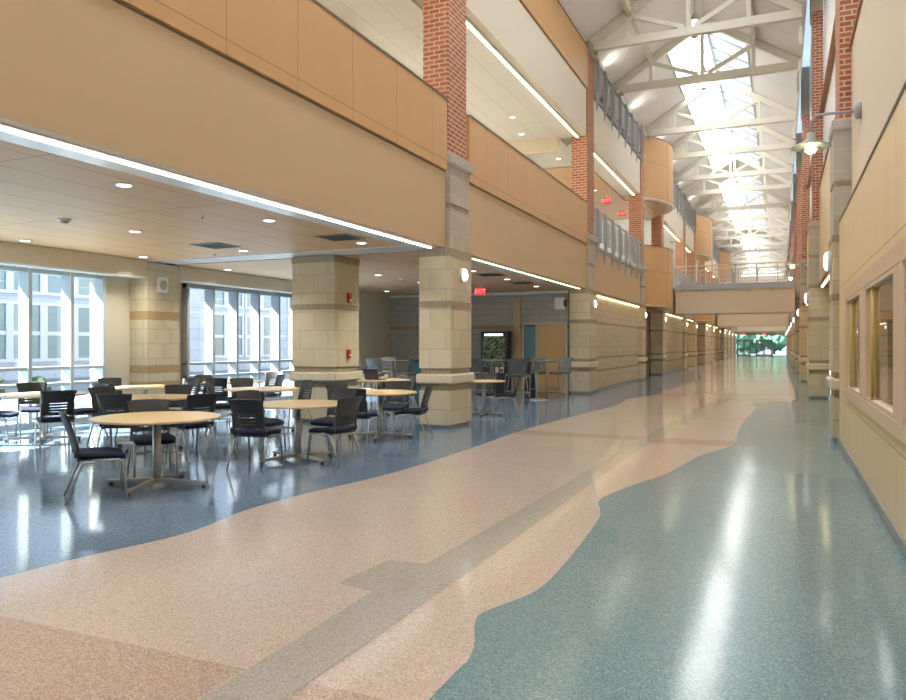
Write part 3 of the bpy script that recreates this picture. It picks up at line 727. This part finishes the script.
# slot between roof edge and the right wall
ct = thing('window_8', 'pale blue strip of glazing between the roof edge and the brick side wall', 'window', (1, 50, 13.5), kind='structure')
B(.55, 1.4, -12, YE, 13.5, 13.55).build('glazing', e_strip, ct)  # glowing slot ceiling, added to light the slot from above
struct('wall_clerestory', B(ER[0], ER[0]+.06, -12, YE, 10.95, 13.5), m_white)
struct('trim', B(-5.62, -5.5, -12, YE, 10.86, 10.95), m_truss)
for x in (-4.2, -.82): struct('trim', MB().box(x-.06, x+.06, -12, 27.1, rz(x)-.28, rz(x)-.02), m_truss)
def truss():
    t = thing('roof_truss', '', 'roof truss', (0,0,0), 'trusses of the glazed roof')
    B(-5.32, .56, -.09, .09, 10.64, 10.90).build('bottom_chord', m_truss, t, bevel=.01)
    MB().bar((-5.5, 0, rz(-5.5)-.16), (AP[0], 0, AP[1]-.16), .16, .24, (0,0,1)).build('rafter', m_truss, t)
    MB().bar((AP[0], 0, AP[1]-.16), (.56, 0, rz(.56)-.16), .16, .24, (0,0,1)).build('rafter', m_truss, t)
    for x in (-4.21, -.82): B(x-.06, x+.06, -.06, .06, 10.9, rz(x)-.28).build('post', m_truss, t)
    MB().bar((-4.15, 0, rz(-4.15)-.3), (-2.62, 0, 10.93), .10, .13).build('diagonal', m_truss, t)
    MB().bar((-.88, 0, rz(-.88)-.3), (-2.3, 0, 10.93), .10, .13).build('diagonal', m_truss, t)
    B(-2.54, -2.42, -.06, .06, 10.9, AP[1]-.25).build('king_post', m_truss, t)
    B(-5.34, -5.2, -.13, .13, 10.58, 10.64).build('bearing_plate', m_cap, t)
    return t
TY = [23.0, 27.2, 33.4, 38.0, 43.3, 47.6, 53.9, 58.4, 63.8, 68.6, 74.2, 79, 84.4, 89, 94.8, 100, 105]
tr = truss()
for i, y in enumerate(TY):
    o = tr if i == 0 else copy_tree(tr)
    o.location = (0, y, 0); o['label'] = 'ivory steel roof truss, %s from the camera' % ORD[i]
# bracket lights at the right ends of the trusses
bp = None
for i, y in enumerate(TY[:9]):
    lab = 'small ivory uplight hung at the end of the %s roof truss' % ORD[i]
    if bp is None:
        bp = thing('truss_uplight', lab, 'uplight', (0,0,0), 'uplights at the truss ends')
        B(.50, .60, -.12, .12, 9.95, 10.45).build('housing', m_truss, bp, bevel=.03)
        B(.53, .59, -.03, .03, 10.45, 10.66).build('mount_bracket', m_truss, bp)
        o = bp
    else: o = copy_tree(bp)
    o.location = (0, y+.25, 0); o['label'] = lab
for i, y in enumerate([14.5, 18.5, 25.2, 30.2, 35.8, 40.6, 45.5, 50.8, 56, 61, 66]):
    t = thing('roof_uplight', 'small grey uplight on the eave ledge washing the roof, %s from the camera' % ORD[i], 'uplight', (-5.45, y, 10.70), 'uplights along the eave')
    MB().lathe([(0,0),(.05,0),(.07,.10),(.05,.10),(.0,.06)], (-5.50, y, 10.71), 16).build('can', m_railm, t)
    B(-5.53, -5.47, y-.03, y+.03, 10.66, 10.71).build('foot', m_railm, t)
    spot(-5.30, y, 10.70, 12, (1,.97,.92), PI, .5, 2.7, .2)
# pendants hanging from the roof
def pendant(x, y, z0, label):
    t = thing('pendant_light', label, 'pendant light', (x, y, z0), 'pendant lights under the ridge')
    MB().tube([(x, y, z0+.75), (x, y, rz(x)-.05)], .015, 8).build('stem', m_cap, t)
    MB().lathe([(.09,0),(.09,.5)], (x, y, z0), 20).build('glass_cylinder', e_pend, t)
    MB().lathe([(.10,.5),(.10,.6),(.05,.75),(.0,.76)], (x, y, z0), 20).build('cap', m_cap, t)
    MB().lathe([(.10,-.03),(.10,.0)], (x, y, z0), 20).build('rim', m_cap, t)
pendant(-2.46, 24.5, 11.2, 'glowing cylinder pendant between the first and second roof trusses')
pendant(-2.46, 27.6, 10.55, 'glowing cylinder pendant in front of the bright skylight')
pendant(-2.46, 49.5, 11.0, 'glowing cylinder pendant in the middle distance under the ridge')
pendant(-2.46, 55.5, 10.9, 'farther glowing cylinder pendant under the ridge')
# gable end
def gable():
    zt = 12.6
    P = [(-4.9,10.98),(.3,10.98),(-.55,12.25),(-4.2,12.25)]
    o = MB()
    ring = [(-5.85,8),(1.4,8),(1.4,13.6),(-5.85,13.6)]
    o.box(-5.85, 1.4, YE, YE+.2, 2.96, 10.98)
    o.box(-5.85, -4.9, YE, YE+.2, 10.98, 13.6).box(.3, 1.4, YE, YE+.2, 10.98, 13.6).box(-4.9, .3, YE, YE+.2, 12.25, 13.6)
    o.add([(x,y,z) for y in (YE, YE+.2) for x, z in ((-4.9,10.98),(-4.9,12.25),(-4.2,12.25))], [(0,1,2),(3,5,4),(0,2,5,3)])
    o.add([(x,y,z) for y in (YE, YE+.2) for x, z in ((.3,10.98),(.3,12.25),(-.55,12.25))], [(0,1,2),(3,5,4),(0,2,5,3)])
    struct('wall_end', o, m_cream)
    t = thing('window_7', 'wide bright gable window above the far end of the hall', 'window', (-2.3, YE+.1, 11), kind='structure')
    MB().add([(x, YE+.1, z) for x, z in P], [(0,1,2,3)]).build('pane', e_gable, t)
    f = MB()
    for k in range(9): f.box(-4.6+k*.58, -4.56+k*.58, YE+.02, YE+.08, 10.98, 12.25 if 0 < k < 8 else 11.4)
    f.box(-4.9, .3, YE+.02, YE+.08, 11.5, 11.56); f.build('glazing_bars', m_alu, t)
gable()
# ------------------------------------------------------------------ footbridges
def bridge(y0, y1, label, full=True):
    t = thing('footbridge', label, 'footbridge', (-2.3, (y0+y1)/2, 3.24))
    xa, xb = XL+.06, .70
    B(xa, xb, y0+.05, y1-.05, 3.24, 4.50).build('fascia', m_bridge, t)
    MB().box(xa, xb, y0, y0+.05, 4.50, 4.82).build('steel_edge', m_railm, t)
    B(xa, xb, y0, y0+.05, 3.20, 3.24).build('bottom_trim', m_cap, t)
    B(xa, xb, y0+.05, y1-.05, 4.50, 4.6).build('deck', m_beige, t)
    s = MB()
    for k in range(6): s.box(xa+.3+k*1.15, xa+.36+k*1.15, y0-.03, y0+.0, 4.35, 4.82)
    s.build('bracket_plates', m_railm, t)
    for yy in (y0+.06, y1-.12):
        MB().box(xa, xb, yy-.03, yy+.03, 5.80, 5.86).build('handrail', m_frame, t)
        r = MB().box(xa, xb, yy-.012, yy+.012, 5.55, 5.58).box(xa, xb, yy-.012, yy+.012, 4.9, 4.93)
        n = 52
        for k in range(n+1):
            x = xa + (xb-xa)*k/n
            if k % 9 == 0: r.box(x-.03, x+.03, yy-.02, yy+.02, 4.6, 5.80)
            else: r.box(x-.008, x+.008, yy-.008, yy+.008, 4.9, 5.55)
        r.build('baluster_railing', m_cap, t)
bridge(42.6, 45.4, 'tan footbridge with baluster railing crossing the hall, nearer one')
bridge(72.5, 75.3, 'farther tan footbridge crossing the hall')
# far doors
def far_doors():
    t = thing('door_2', 'glazed entrance doors and screen at the far end of the hall', 'door', (-2.3, YE, 0), kind='structure')
    f = MB(); y0, y1 = YE-.08, YE+.02
    f.box(-5.4, .9, y0, y1, 2.88, 2.98).box(-5.4, .9, y0, y1, 0, .1)
    for x in (-5.4,-3.75,-3.0,-.95,.85): f.box(x-.05, x+.05, y0, y1, 0, 2.9)
    f.box(-5.4, -.95, y0, y1, 2.12, 2.2)
    f.build('screen_frame', m_alud, t)
    B(-5.4, .9, YE+.0, YE+.015, .1, 2.9).build('glass', m_glass, t)
    for a in (-5.35, -4.52, -2.95, -1.95):
        wd = .78 if a < -4 else .95
        g = MB(); g.box(a, a+.12, y0-.02, y1-.01, 0, 2.12).box(a+wd-.12, a+wd, y0-.02, y1-.01, 0, 2.12).box(a, a+wd, y0-.02, y1-.01, 2.0, 2.12).box(a, a+wd, y0-.02, y1-.01, 0, .2).box(a, a+wd, y0-.02, y1-.01, .88, 1.05)
        g.build('door_leaf', m_alud, t)
far_doors()
for i, x in enumerate((-4.6, -1.9)):
    exit_sign('exit_sign', 'tiny red exit sign above the far entrance doors, %s' % ['over the pair nearer the buff columns', 'over the middle pair of doors'][i], (x, YE-.5, 3.05), 1.5)
struct('ceiling', B(-5.4, .9, YE-3, YE, 3.3, 3.4), m_beige)
# end wall behind the camera
struct('wall_near', B(-13.2, 4.6, -12.2, -12, 0, 13.6), m_tan)
struct('wall_west_lobby', B(-13.2, -5.5, -12, -4.2, 0, 4.2), m_tan)
struct('wall_west_core', B(-12.8, -7.1, 23.2, YE, 0, 4.2), m_tan)

# ------------------------------------------------------------------ outside
struct('ground', B(-60, -12.75, -30, 140, -.4, -.02), m_pave)
struct('ground', B(-30, 30, YE+6, YE+60, -.4, -.02), m_pave)
def building():
    t = thing('neighbouring_building', 'pale panelled building with paired windows seen through the cafeteria glass', 'building', (-30, 30, 0))
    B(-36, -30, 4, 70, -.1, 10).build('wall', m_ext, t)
    pairs = []
    for yc in (17.0, 21.4, 24.6, 27.4, 30.0, 34.9, 38.2, 42.5, 46, 50, 54):
        for (z0, z1) in ((.9,3.25),(3.85,5.6)):
            f = MB()
            for a, b in ((-1.5,-.12),(.12,1.5)):
                pass
            f.box(-30.0, -29.93, yc-1.6, yc+1.6, z0-.14, z0).box(-30, -29.93, yc-1.6, yc+1.6, z1, z1+.14).box(-30, -29.93, yc-1.6, yc-1.42, z0, z1).box(-30, -29.93, yc+1.42, yc+1.6, z0, z1).box(-30, -29.93, yc-.17, yc+.17, z0, z1)
            if z0 < 2: f.box(-30, -29.94, yc-1.42, yc-.17, 1.93, 2.1).box(-30, -29.94, yc+.17, yc+1.42, 1.93, 2.1)
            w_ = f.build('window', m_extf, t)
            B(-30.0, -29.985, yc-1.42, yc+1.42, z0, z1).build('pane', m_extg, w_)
building()
def blob(name, c, r, m, seed, parent=None, n=3, sq=(1,1,1)):
    import bmesh
    bm = bmesh.new(); bmesh.ops.create_icosphere(bm, subdivisions=n, radius=1)
    rnd = random.Random(seed); ph = [rnd.uniform(0, 6) for _ in range(6)]
    for v in bm.verts:
        p = v.co
        k = 1 + .16*math.sin(5*p.x+ph[0])*math.sin(6*p.y+ph[1]) + .13*math.sin(9*p.z+ph[2]) + rnd.uniform(-.12, .12)
        v.co = Vector((p.x*r*k*sq[0]+c[0], p.y*r*k*sq[1]+c[1], p.z*r*k*sq[2]+c[2]))
    mb = MB(); bm.verts.index_update()
    mb.add([v.co[:] for v in bm.verts], [tuple(v.index for v in f.verts) for f in bm.faces]); bm.free()
    return mb.build(name, m, parent)
for i, (x, y, r) in enumerate([(-14.6, 9.9, .32), (-14.2, 10.75, .28), (-14.0, 8.2, .3)]):
    t = thing('garden_shrub', ['small round green shrub outside the first window wall, left of the mullion', 'small green shrub outside the windows beside the third mullion', 'low shrub outside partly hidden by the window frame'][i] if False else
              ['small green shrub outside the window wall, middle of three', 'small green shrub outside the window wall, nearest the stone pier', 'small green shrub outside the window wall, nearest the camera'][i], 'shrub', (x, y, 0), 'shrubs outside the window wall')
    blob('leaf_mass', (x, y, r*.9+.3), r, m_leaf, i, t)
    MB().tube([(x, y, -.02), (x, y, .45)], .02, 6).build('stem', m_bark, t)
for i, (x, y, r) in enumerate([(-6.6, YE+22, 2.5), (-.9, YE+26, 2.7), (-11.5, YE+27, 2.6), (4.2, YE+31, 2.6), (-5, YE+34, 3.2)]):
    t = thing('garden_tree', 'green tree outside the far doors, %s across the view' % ORD[i], 'tree', (x, y, 0), 'trees outside the far doors')
    blob('crown', (x, y, 3.4), r, m_leaf2, 10+i, t, 4)
    MB().tube([(x, y, -.02), (x, y, 2.2)], [.2,.15], 8).build('trunk', m_bark, t)

# ------------------------------------------------------------------ furniture
def make_table(name, R, H, bar=False):
    t = thing(name, 'x', 'table', (0,0,0))
    MB().lathe([(0,H-.028),(R-.02,H-.028),(R-.006,H-.022),(R-.006,H),(0,H)], n=64).build('tabletop', m_lam if not bar else m_grey, t)
    MB().lathe([(R-.006,H-.026),(R+.002,H-.024),(R+.006,H-.012),(R+.002,H-.001),(R-.006,H+.0005)], n=64).build('edge_band', m_edge if not bar else m_grey, t)
    MB().lathe([(0,H-.045),(.16,H-.045),(.16,H-.028),(0,H-.028)], n=24).build('mounting_plate', m_steel, t)
    if not bar:
        MB().tube([(0,0,.06),(0,0,H-.045)], .042, 20).build('post', m_steel, t)
        for k in range(4):
            a = k*PI/2; c, s = math.cos(a), math.sin(a)
            L = min(.56, R-.08)
            vs = []
            for d, w, z0, z1 in ((.0,.032,.045,.095),(L,.022,.035,.06)):
                for q in (-w, w):
                    for z in (z0, z1): vs.append((c*d - s*q, s*d + c*q, z))
            f = MB().add(vs, [(0,1,3,2),(4,6,7,5),(0,4,5,1),(2,3,7,6),(1,5,7,3),(0,2,6,4)]).build('foot', m_steel, t, bevel=.005)
            MB().lathe([(.02,0),(.024,.012),(.012,.036)], (c*(L-.03), s*(L-.03), 0), 12).build('glide', m_black, f)
    else:
        MB().tube([(0,0,.03),(0,0,H-.045)], .045, 20).build('post', m_steel, t)
        MB().lathe([(0,0),(.31,0),(.31,.015),(.12,.035),(.05,.06),(0,.06)], n=40).build('base_disc', m_steel, t)
    return t
def make_chair(name, bar=False, shell=m_black, pad=m_seat):
    SH = .45 if not bar else .74
    t = thing(name, 'x', 'chair', (0,0,0))
    # seat pad: slightly dished with a waterfall front
    nx, ny = 8, 10; vs = []; fs = []
    def zt(u, v): return SH + .012*(u*u) - .035*max(0, v-.55)**2*4 + .01*(1-v)
    for lay in (0, 1):
        for j in range(ny+1):
            for i in range(nx+1):
                u = -1+2*i/nx; v = j/ny
                x = u*(.205+.025*v)*(1 - .10*max(0, v-.8)*5*abs(u)**4); y = -.21+.44*v
                vs.append((x, y, zt(u, v) - (.045 if lay else 0)))
    N = (nx+1)*(ny+1)
    for j in range(ny):
        for i in range(nx):
            a = j*(nx+1)+i; fs.append((a, a+1, a+nx+2, a+nx+1)); fs.append((N+a, N+a+nx+1, N+a+nx+2, N+a+1))
    rim = [i for i in range(nx+1)] + [j*(nx+1)+nx for j in range(1, ny+1)] + [ny*(nx+1)+i for i in range(nx-1, -1, -1)] + [j*(nx+1) for j in range(ny-1, 0, -1)]
    for k in range(len(rim)): a, b = rim[k], rim[(k+1)%len(rim)]; fs.append((b, a, N+a, N+b))
    o = MB().add(vs, fs, True).build('seat', pad, t, bevel=.012)
    # shell under the pad
    MB().box(-.20, .20, -.20, .19, SH-.058, SH-.042).build('seat_pan', shell, t)
    # backrest, curved with slots in its lower half
    nu, nv = 14, 36; vs = []; fs = []
    z0 = SH+.045; hgt = .36
    def bp_(u, v):
        wd = .20 + .035*v - .014*math.sin(v*PI)
        return (u*wd, -.235 - .085*v - .03*v*v + .055*u*u - .0*v, z0 + hgt*v - .012*(u**4)*(1 if v > .9 else 0))
    for j in range(nv+1):
        for i in range(nu+1): vs.append(bp_(-1+2*i/nu, j/nv))
    for j in range(nv):
        for i in range(nu):
            u = abs(-1+2*(i+.5)/nu)
            if j in (5,9,13,17) and u < .58: continue
            a = j*(nu+1)+i; fs.append((a, a+1, a+nu+2, a+nu+1))
    MB().add(vs, fs, True).build('backrest', shell, t, solid=.012)
    # back uprights
    for s in (-1, 1):
        MB().tube([(s*.205,-.16,SH-.05),(s*.205,-.215,SH-.01),(s*.20,-.20,SH+.06),(s*.208,-.235,SH+.22)], [.014,.015,.014,.009], 8).build('back_upright', shell, t)
        # front and rear legs meet below the seat
        MB().tube([(s*.212,-.06,SH-.055),(s*.214,.16,SH-.06),(s*.216,.195,SH-.08),(s*.225,.235,0)], .0115, 8).build('leg', m_steel, t)
        MB().tube([(s*.212,.0,SH-.075),(s*.214,-.13,SH-.075),(s*.216,-.165,SH-.10),(s*.235,-.30 if not bar else -.31,0)], .0115, 8).build('leg', m_steel, t)
        if bar: MB().tube([(s*.221,.215,.26),(s*.226,-.255,.26)], .009, 8).build('side_rail', m_steel, t)
    if bar: MB().tube([(-.221,.215,.26),(.221,.215,.26)], .010, 8).build('footrest', m_steel, t)
    else: MB().tube([(-.212,-.06,SH-.062),(.212,-.06,SH-.062)], .009, 8).build('cross_bar', m_steel, t)
    return t
TH = math.atan(327/745); cT, sT = math.cos(TH), math.sin(TH)
def ground(u, d):   # u: sideways offset at unit depth, d: depth from the standpoint
    x = u*d; return (x*cT - d*sT, x*sT + d*cT)
tables = {}
# (key, x, y, radius, rotation in degrees, label, bar)
specs = [
 ('front', -6.05, 5.97, .645, 15, 'round maple-edged table nearest the camera, one seat drawn up on its near side'),
 ('mid', -5.75, 8.07, .64, -20, 'round maple-edged table in front of the inner stone column'),
 ('third', None, (380-453)/745, 12.1, .60, 20, 'round table just short of the first buff column, behind the column-side chairs'),
 ('wood2', None, (150-453)/745, 10.9, .62, 10, 'round table directly behind the nearest table'),
 ('pale', None, (145-453)/745, 13.5, .62, 30, 'sunlit pale round table in front of the stone pier'),
 ('sun', None, (43-453)/745, 11.6, .62, 40, 'round table glaring white in sun beside the window wall'),
 ('far', None, (234-453)/745, 15.5, .62, 5, 'round table farthest back before the grey framed windows'),
 ('farb', None, (262-453)/745, 13.0, .64, 25, 'round table between the inner column and the grey framed windows'),
 ('laptop', None, (383-453)/745, 16.4, .60, 45, 'round table with the open laptop and paper cup'),
 ('behind', None, (484-453)/745, 15.9, .46, 10, 'small low round table just right behind the first buff column'),
]
protos = {}
for sp_ in specs:
    if sp_[1] is None: key, _, u, dd, R, rot, lab = sp_; x, y = ground(u, dd)
    else: key, x, y, R, rot, lab = sp_
    rk = round(R, 2)
    if rk not in protos: protos[rk] = make_table('round_table', R, .74); o = protos[rk]
    else: o = copy_tree(protos[rk])
    o.location = (x, y, .003); o.rotation_euler = (0, 0, math.radians(rot)); o['label'] = lab; o['group'] = 'round cafeteria tables'
    tables[key] = (x, y)
barp = make_table('high_table', .58, 1.07, True)
for i, (key, u, dd, lab) in enumerate([('bar', (536.6-453)/745, 20.3, 'high round table in front of the maple door'), ('barb', (492-453)/745, 21.3, 'high round table in front of the foliage display'), ('barc', (392-453)/745, 20.6, 'high round table deep behind the laptop table')]):
    o = barp if i == 0 else copy_tree(barp)
    x, y = ground(u, dd); o.location = (x, y, .003); o['label'] = lab; o['group'] = 'high bar tables'; tables[key] = (x, y)
chp = make_chair('stacking_chair')
bcp = make_chair('high_chair', True, m_grey, m_grey)
seatn = [0, 0]
def chair(px, dd, tgt, lab, turn=0, bar=False, grp='black stacking chairs round the tables'):
    x, y = ground((px-453)/745, dd); tx, ty = tables[tgt]
    a = math.atan2(-(tx-x), ty-y) + math.radians(turn)
    pr = bcp if bar else chp; k = 1 if bar else 0
    o = pr if seatn[k] == 0 else copy_tree(pr); seatn[k] += 1
    o.location = (x, y, .003); o.rotation_euler = (0, 0, a); o['label'] = lab
    o['group'] = grp if not bar else 'grey high chairs at the bar tables'
chair(99, 7.33, 'front', 'black chair nearest the camera, sideways at the side of the nearest table', -30)
chair(153, 8.5, 'front', 'black chair facing us behind the post of the nearest table', 5)
chair(191, 10.0, 'wood2', 'black chair at the pier side of the second table, seen past the nearest tabletop', 5)
chair(114, 11.3, 'wood2', 'black chair at the window end of the second table, facing the hall', 0)
chair(122, 10.1, 'wood2', 'blue-sheened chair back just over the nearest tabletop, facing away', 8)
chair(172, 11.75, 'wood2', 'grey-topped chair across the second table, facing us', 0)
chair(116, 14.35, 'pale', 'dark chair behind the sunlit pale table, window side', 0)
chair(115, 12.8, 'pale', 'light-backed chair in front of the sunlit pale table, facing away', 0)
chair(181, 14.3, 'pale', 'chair with sun-whitened back beside the stone pier', 0)
chair(194, 13.5, 'pale', 'dark chair seen edge-on between the pale table and grey windows', 0)
chair(55, 10.8, 'sun', 'dark chair with back to us before the glaring sunlit table', 0)
chair(34, 12.5, 'sun', 'dark chair facing us behind the glaring sunlit table', 0)
chair(-2, 11.5, 'sun', 'chair at the picture edge with only its seat showing, by the sunlit table', 0)
chair(84, 12.0, 'sun', 'pale-lit chair on the far end of the glaring sunlit table', 0)
chair(257, 9.15, 'mid', 'chair with its ribbed back to us, nearest at the table before the inner column', 22)
chair(262, 10.35, 'mid', 'chair tucked behind the ribbed-back chair at the same table', 15)
chair(333, 9.45, 'mid', 'chair facing the windows, nearest the hall at the table before the inner column', -6)
chair(332, 10.45, 'mid', 'chair behind the hall-side chair, its back against the inner column view', 0)
chair(360, 11.35, 'third', 'dark chair with back to us at the table by the first buff column', 0)
chair(345, 12.9, 'third', 'chair top showing over others in front of the inner column foot', 0)
chair(412, 12.0, 'third', 'chair beside the foot of the first buff column, facing the windows', 0)
chair(394, 12.95, 'third', 'chair facing us behind the table by the first buff column', 0)
chair(226, 12.9, 'farb', 'blue-sheened chair at the near end of the table before the grey windows', 0)
chair(245, 14.2, 'farb', 'dark chair facing us behind the table before the grey windows', 0)
chair(294, 13.4, 'farb', 'dark chair touching the view of the inner column, facing the windows', 0)
chair(222, 14.9, 'far', 'chair with grey-brown top in front of the farthest round table', 0)
chair(212, 15.9, 'far', 'dark chair at the pier side of the farthest round table', 0)
chair(268, 15.9, 'far', 'pale blue chair at the column side of the farthest round table', 0)
chair(270, 17.6, 'far', 'tall dark chair farthest back against the grey framed windows', 0)
chair(405, 16.4, 'laptop', 'dark chair on the hall side of the laptop table', 0)
chair(358, 16.6, 'laptop', 'dark chair on the window side of the laptop table', 0)
chair(506, 15.85, 'behind', 'chair on the hall side of the small low table beyond the first column', 0)
chair(486, 16.6, 'behind', 'black chair facing us behind the small low table', 0)
for px, dd, tg, lab in [(560, 21.0, 'bar', 'grey high chair beside the second buff column'), (538, 21.2, 'bar', 'grey high chair facing us in front of the maple door'),
                        (519, 19.2, 'bar', 'grey high chair nearest us at the high table by the maple door'), (516, 19.9, 'barb', 'grey high chair standing between the two high tables'),
                        (478, 20.3, 'barb', 'grey high chair with its back to us beside the first buff column'),
                        (366, 20.9, 'barc', 'grey high chair at the window side behind the laptop'), (389, 21.7, 'barc', 'grey high chair facing us deep behind the laptop table'),
                        (410, 19.9, 'barc', 'grey high chair with broad back beside the teal bin'), (378, 19.7, 'barc', 'grey high chair with back to us behind the laptop')]:
    chair(px, dd, tg, lab, 0, True)
# laptop, cup, bin
lx, ly = ground((375-453)/745, 16.25)
lt = thing('laptop', 'open black laptop on the round table', 'laptop', (lx, ly, .745))
lt2 = B(lx-.17, lx+.17, ly-.12, ly+.12, .744, .762).build('keyboard_base', m_black, lt)
MB().add([(lx-.17,ly-.13,.762),(lx+.17,ly-.13,.762),(lx+.17,ly-.20,.98),(lx-.17,ly-.20,.98),(lx-.17,ly-.137,.762),(lx+.17,ly-.137,.762),(lx+.17,ly-.207,.98),(lx-.17,ly-.207,.98)],
         [(0,1,2,3),(4,7,6,5),(0,4,5,1),(2,6,7,3),(0,3,7,4),(1,5,6,2)]).build('screen', mat('laptop_lid', (.02,.025,.05), .3), lt)
cx_, cy_ = ground((386-453)/745, 16.3)
cp = thing('paper_cup', 'white paper cup with lid beside the laptop', 'cup', (cx_, cy_, .744))
MB().lathe([(0,0),(.032,0),(.044,.12)], (cx_, cy_, .744), 18).build('cup_body', m_white, cp)
MB().lathe([(.046,.12),(.046,.135),(.038,.145),(0,.145)], (cx_, cy_, .744), 18).build('lid', m_copew, cp)
bx_, by_ = ground((427-453)/745, 19.2)
rb_ = thing('waste_bin', 'teal waste bin half hidden behind the first buff column', 'bin', (bx_, by_, 0))
B(bx_-.24, bx_+.24, by_-.24, by_+.24, 0.002, 1.05).build('bin_body', mat('teal_plastic', (.02,.14,.15), .5), rb_, bevel=.02)
B(bx_-.26, bx_+.26, by_-.26, by_+.26, 1.05, 1.12).build('bin_lid', m_black, rb_, bevel=.02)

# ------------------------------------------------------------------ light and camera
w = bpy.data.worlds.new('sky'); SC.world = w; w.use_nodes = True
bg = w.node_tree.nodes['Background']; bg.inputs[0].default_value = (.60,.78,1,1); bg.inputs[1].default_value = 1.1
s = bpy.data.lights.new('sun', 'SUN'); s.energy = 22; s.angle = .01; s.color = (1,.96,.88)
so = bpy.data.objects.new('sun', s); LK(so)
so.rotation_euler = Vector((.80,.42,-.78)).to_track_quat('-Z', 'Y').to_euler()
cam = bpy.data.cameras.new('camera'); co = bpy.data.objects.new('camera', cam); LK(co)
cam.sensor_width = 36; cam.lens = 36*745/906; cam.shift_y = -5/906; cam.clip_start = .05; cam.clip_end = 500
co.location = (0, 0, 1.5); co.rotation_euler = (PI/2, 0, TH)
SC.camera = co
SC.view_settings.view_transform = 'Standard'; SC.view_settings.look = 'None'; SC.view_settings.gamma = 1
SC.view_settings.exposure = 1.06; SC.view_settings.use_curve_mapping = False
SC.cycles.use_denoising = True
SC.cycles.max_bounces = 8; SC.cycles.diffuse_bounces = 5; SC.cycles.glossy_bounces = 4; SC.cycles.transparent_max_bounces = 10
SC.cycles.sample_clamp_indirect = 6; SC.cycles.caustics_reflective = False; SC.cycles.caustics_refractive = False
for o in bpy.data.objects:
    if '_o' in o: del o['_o']
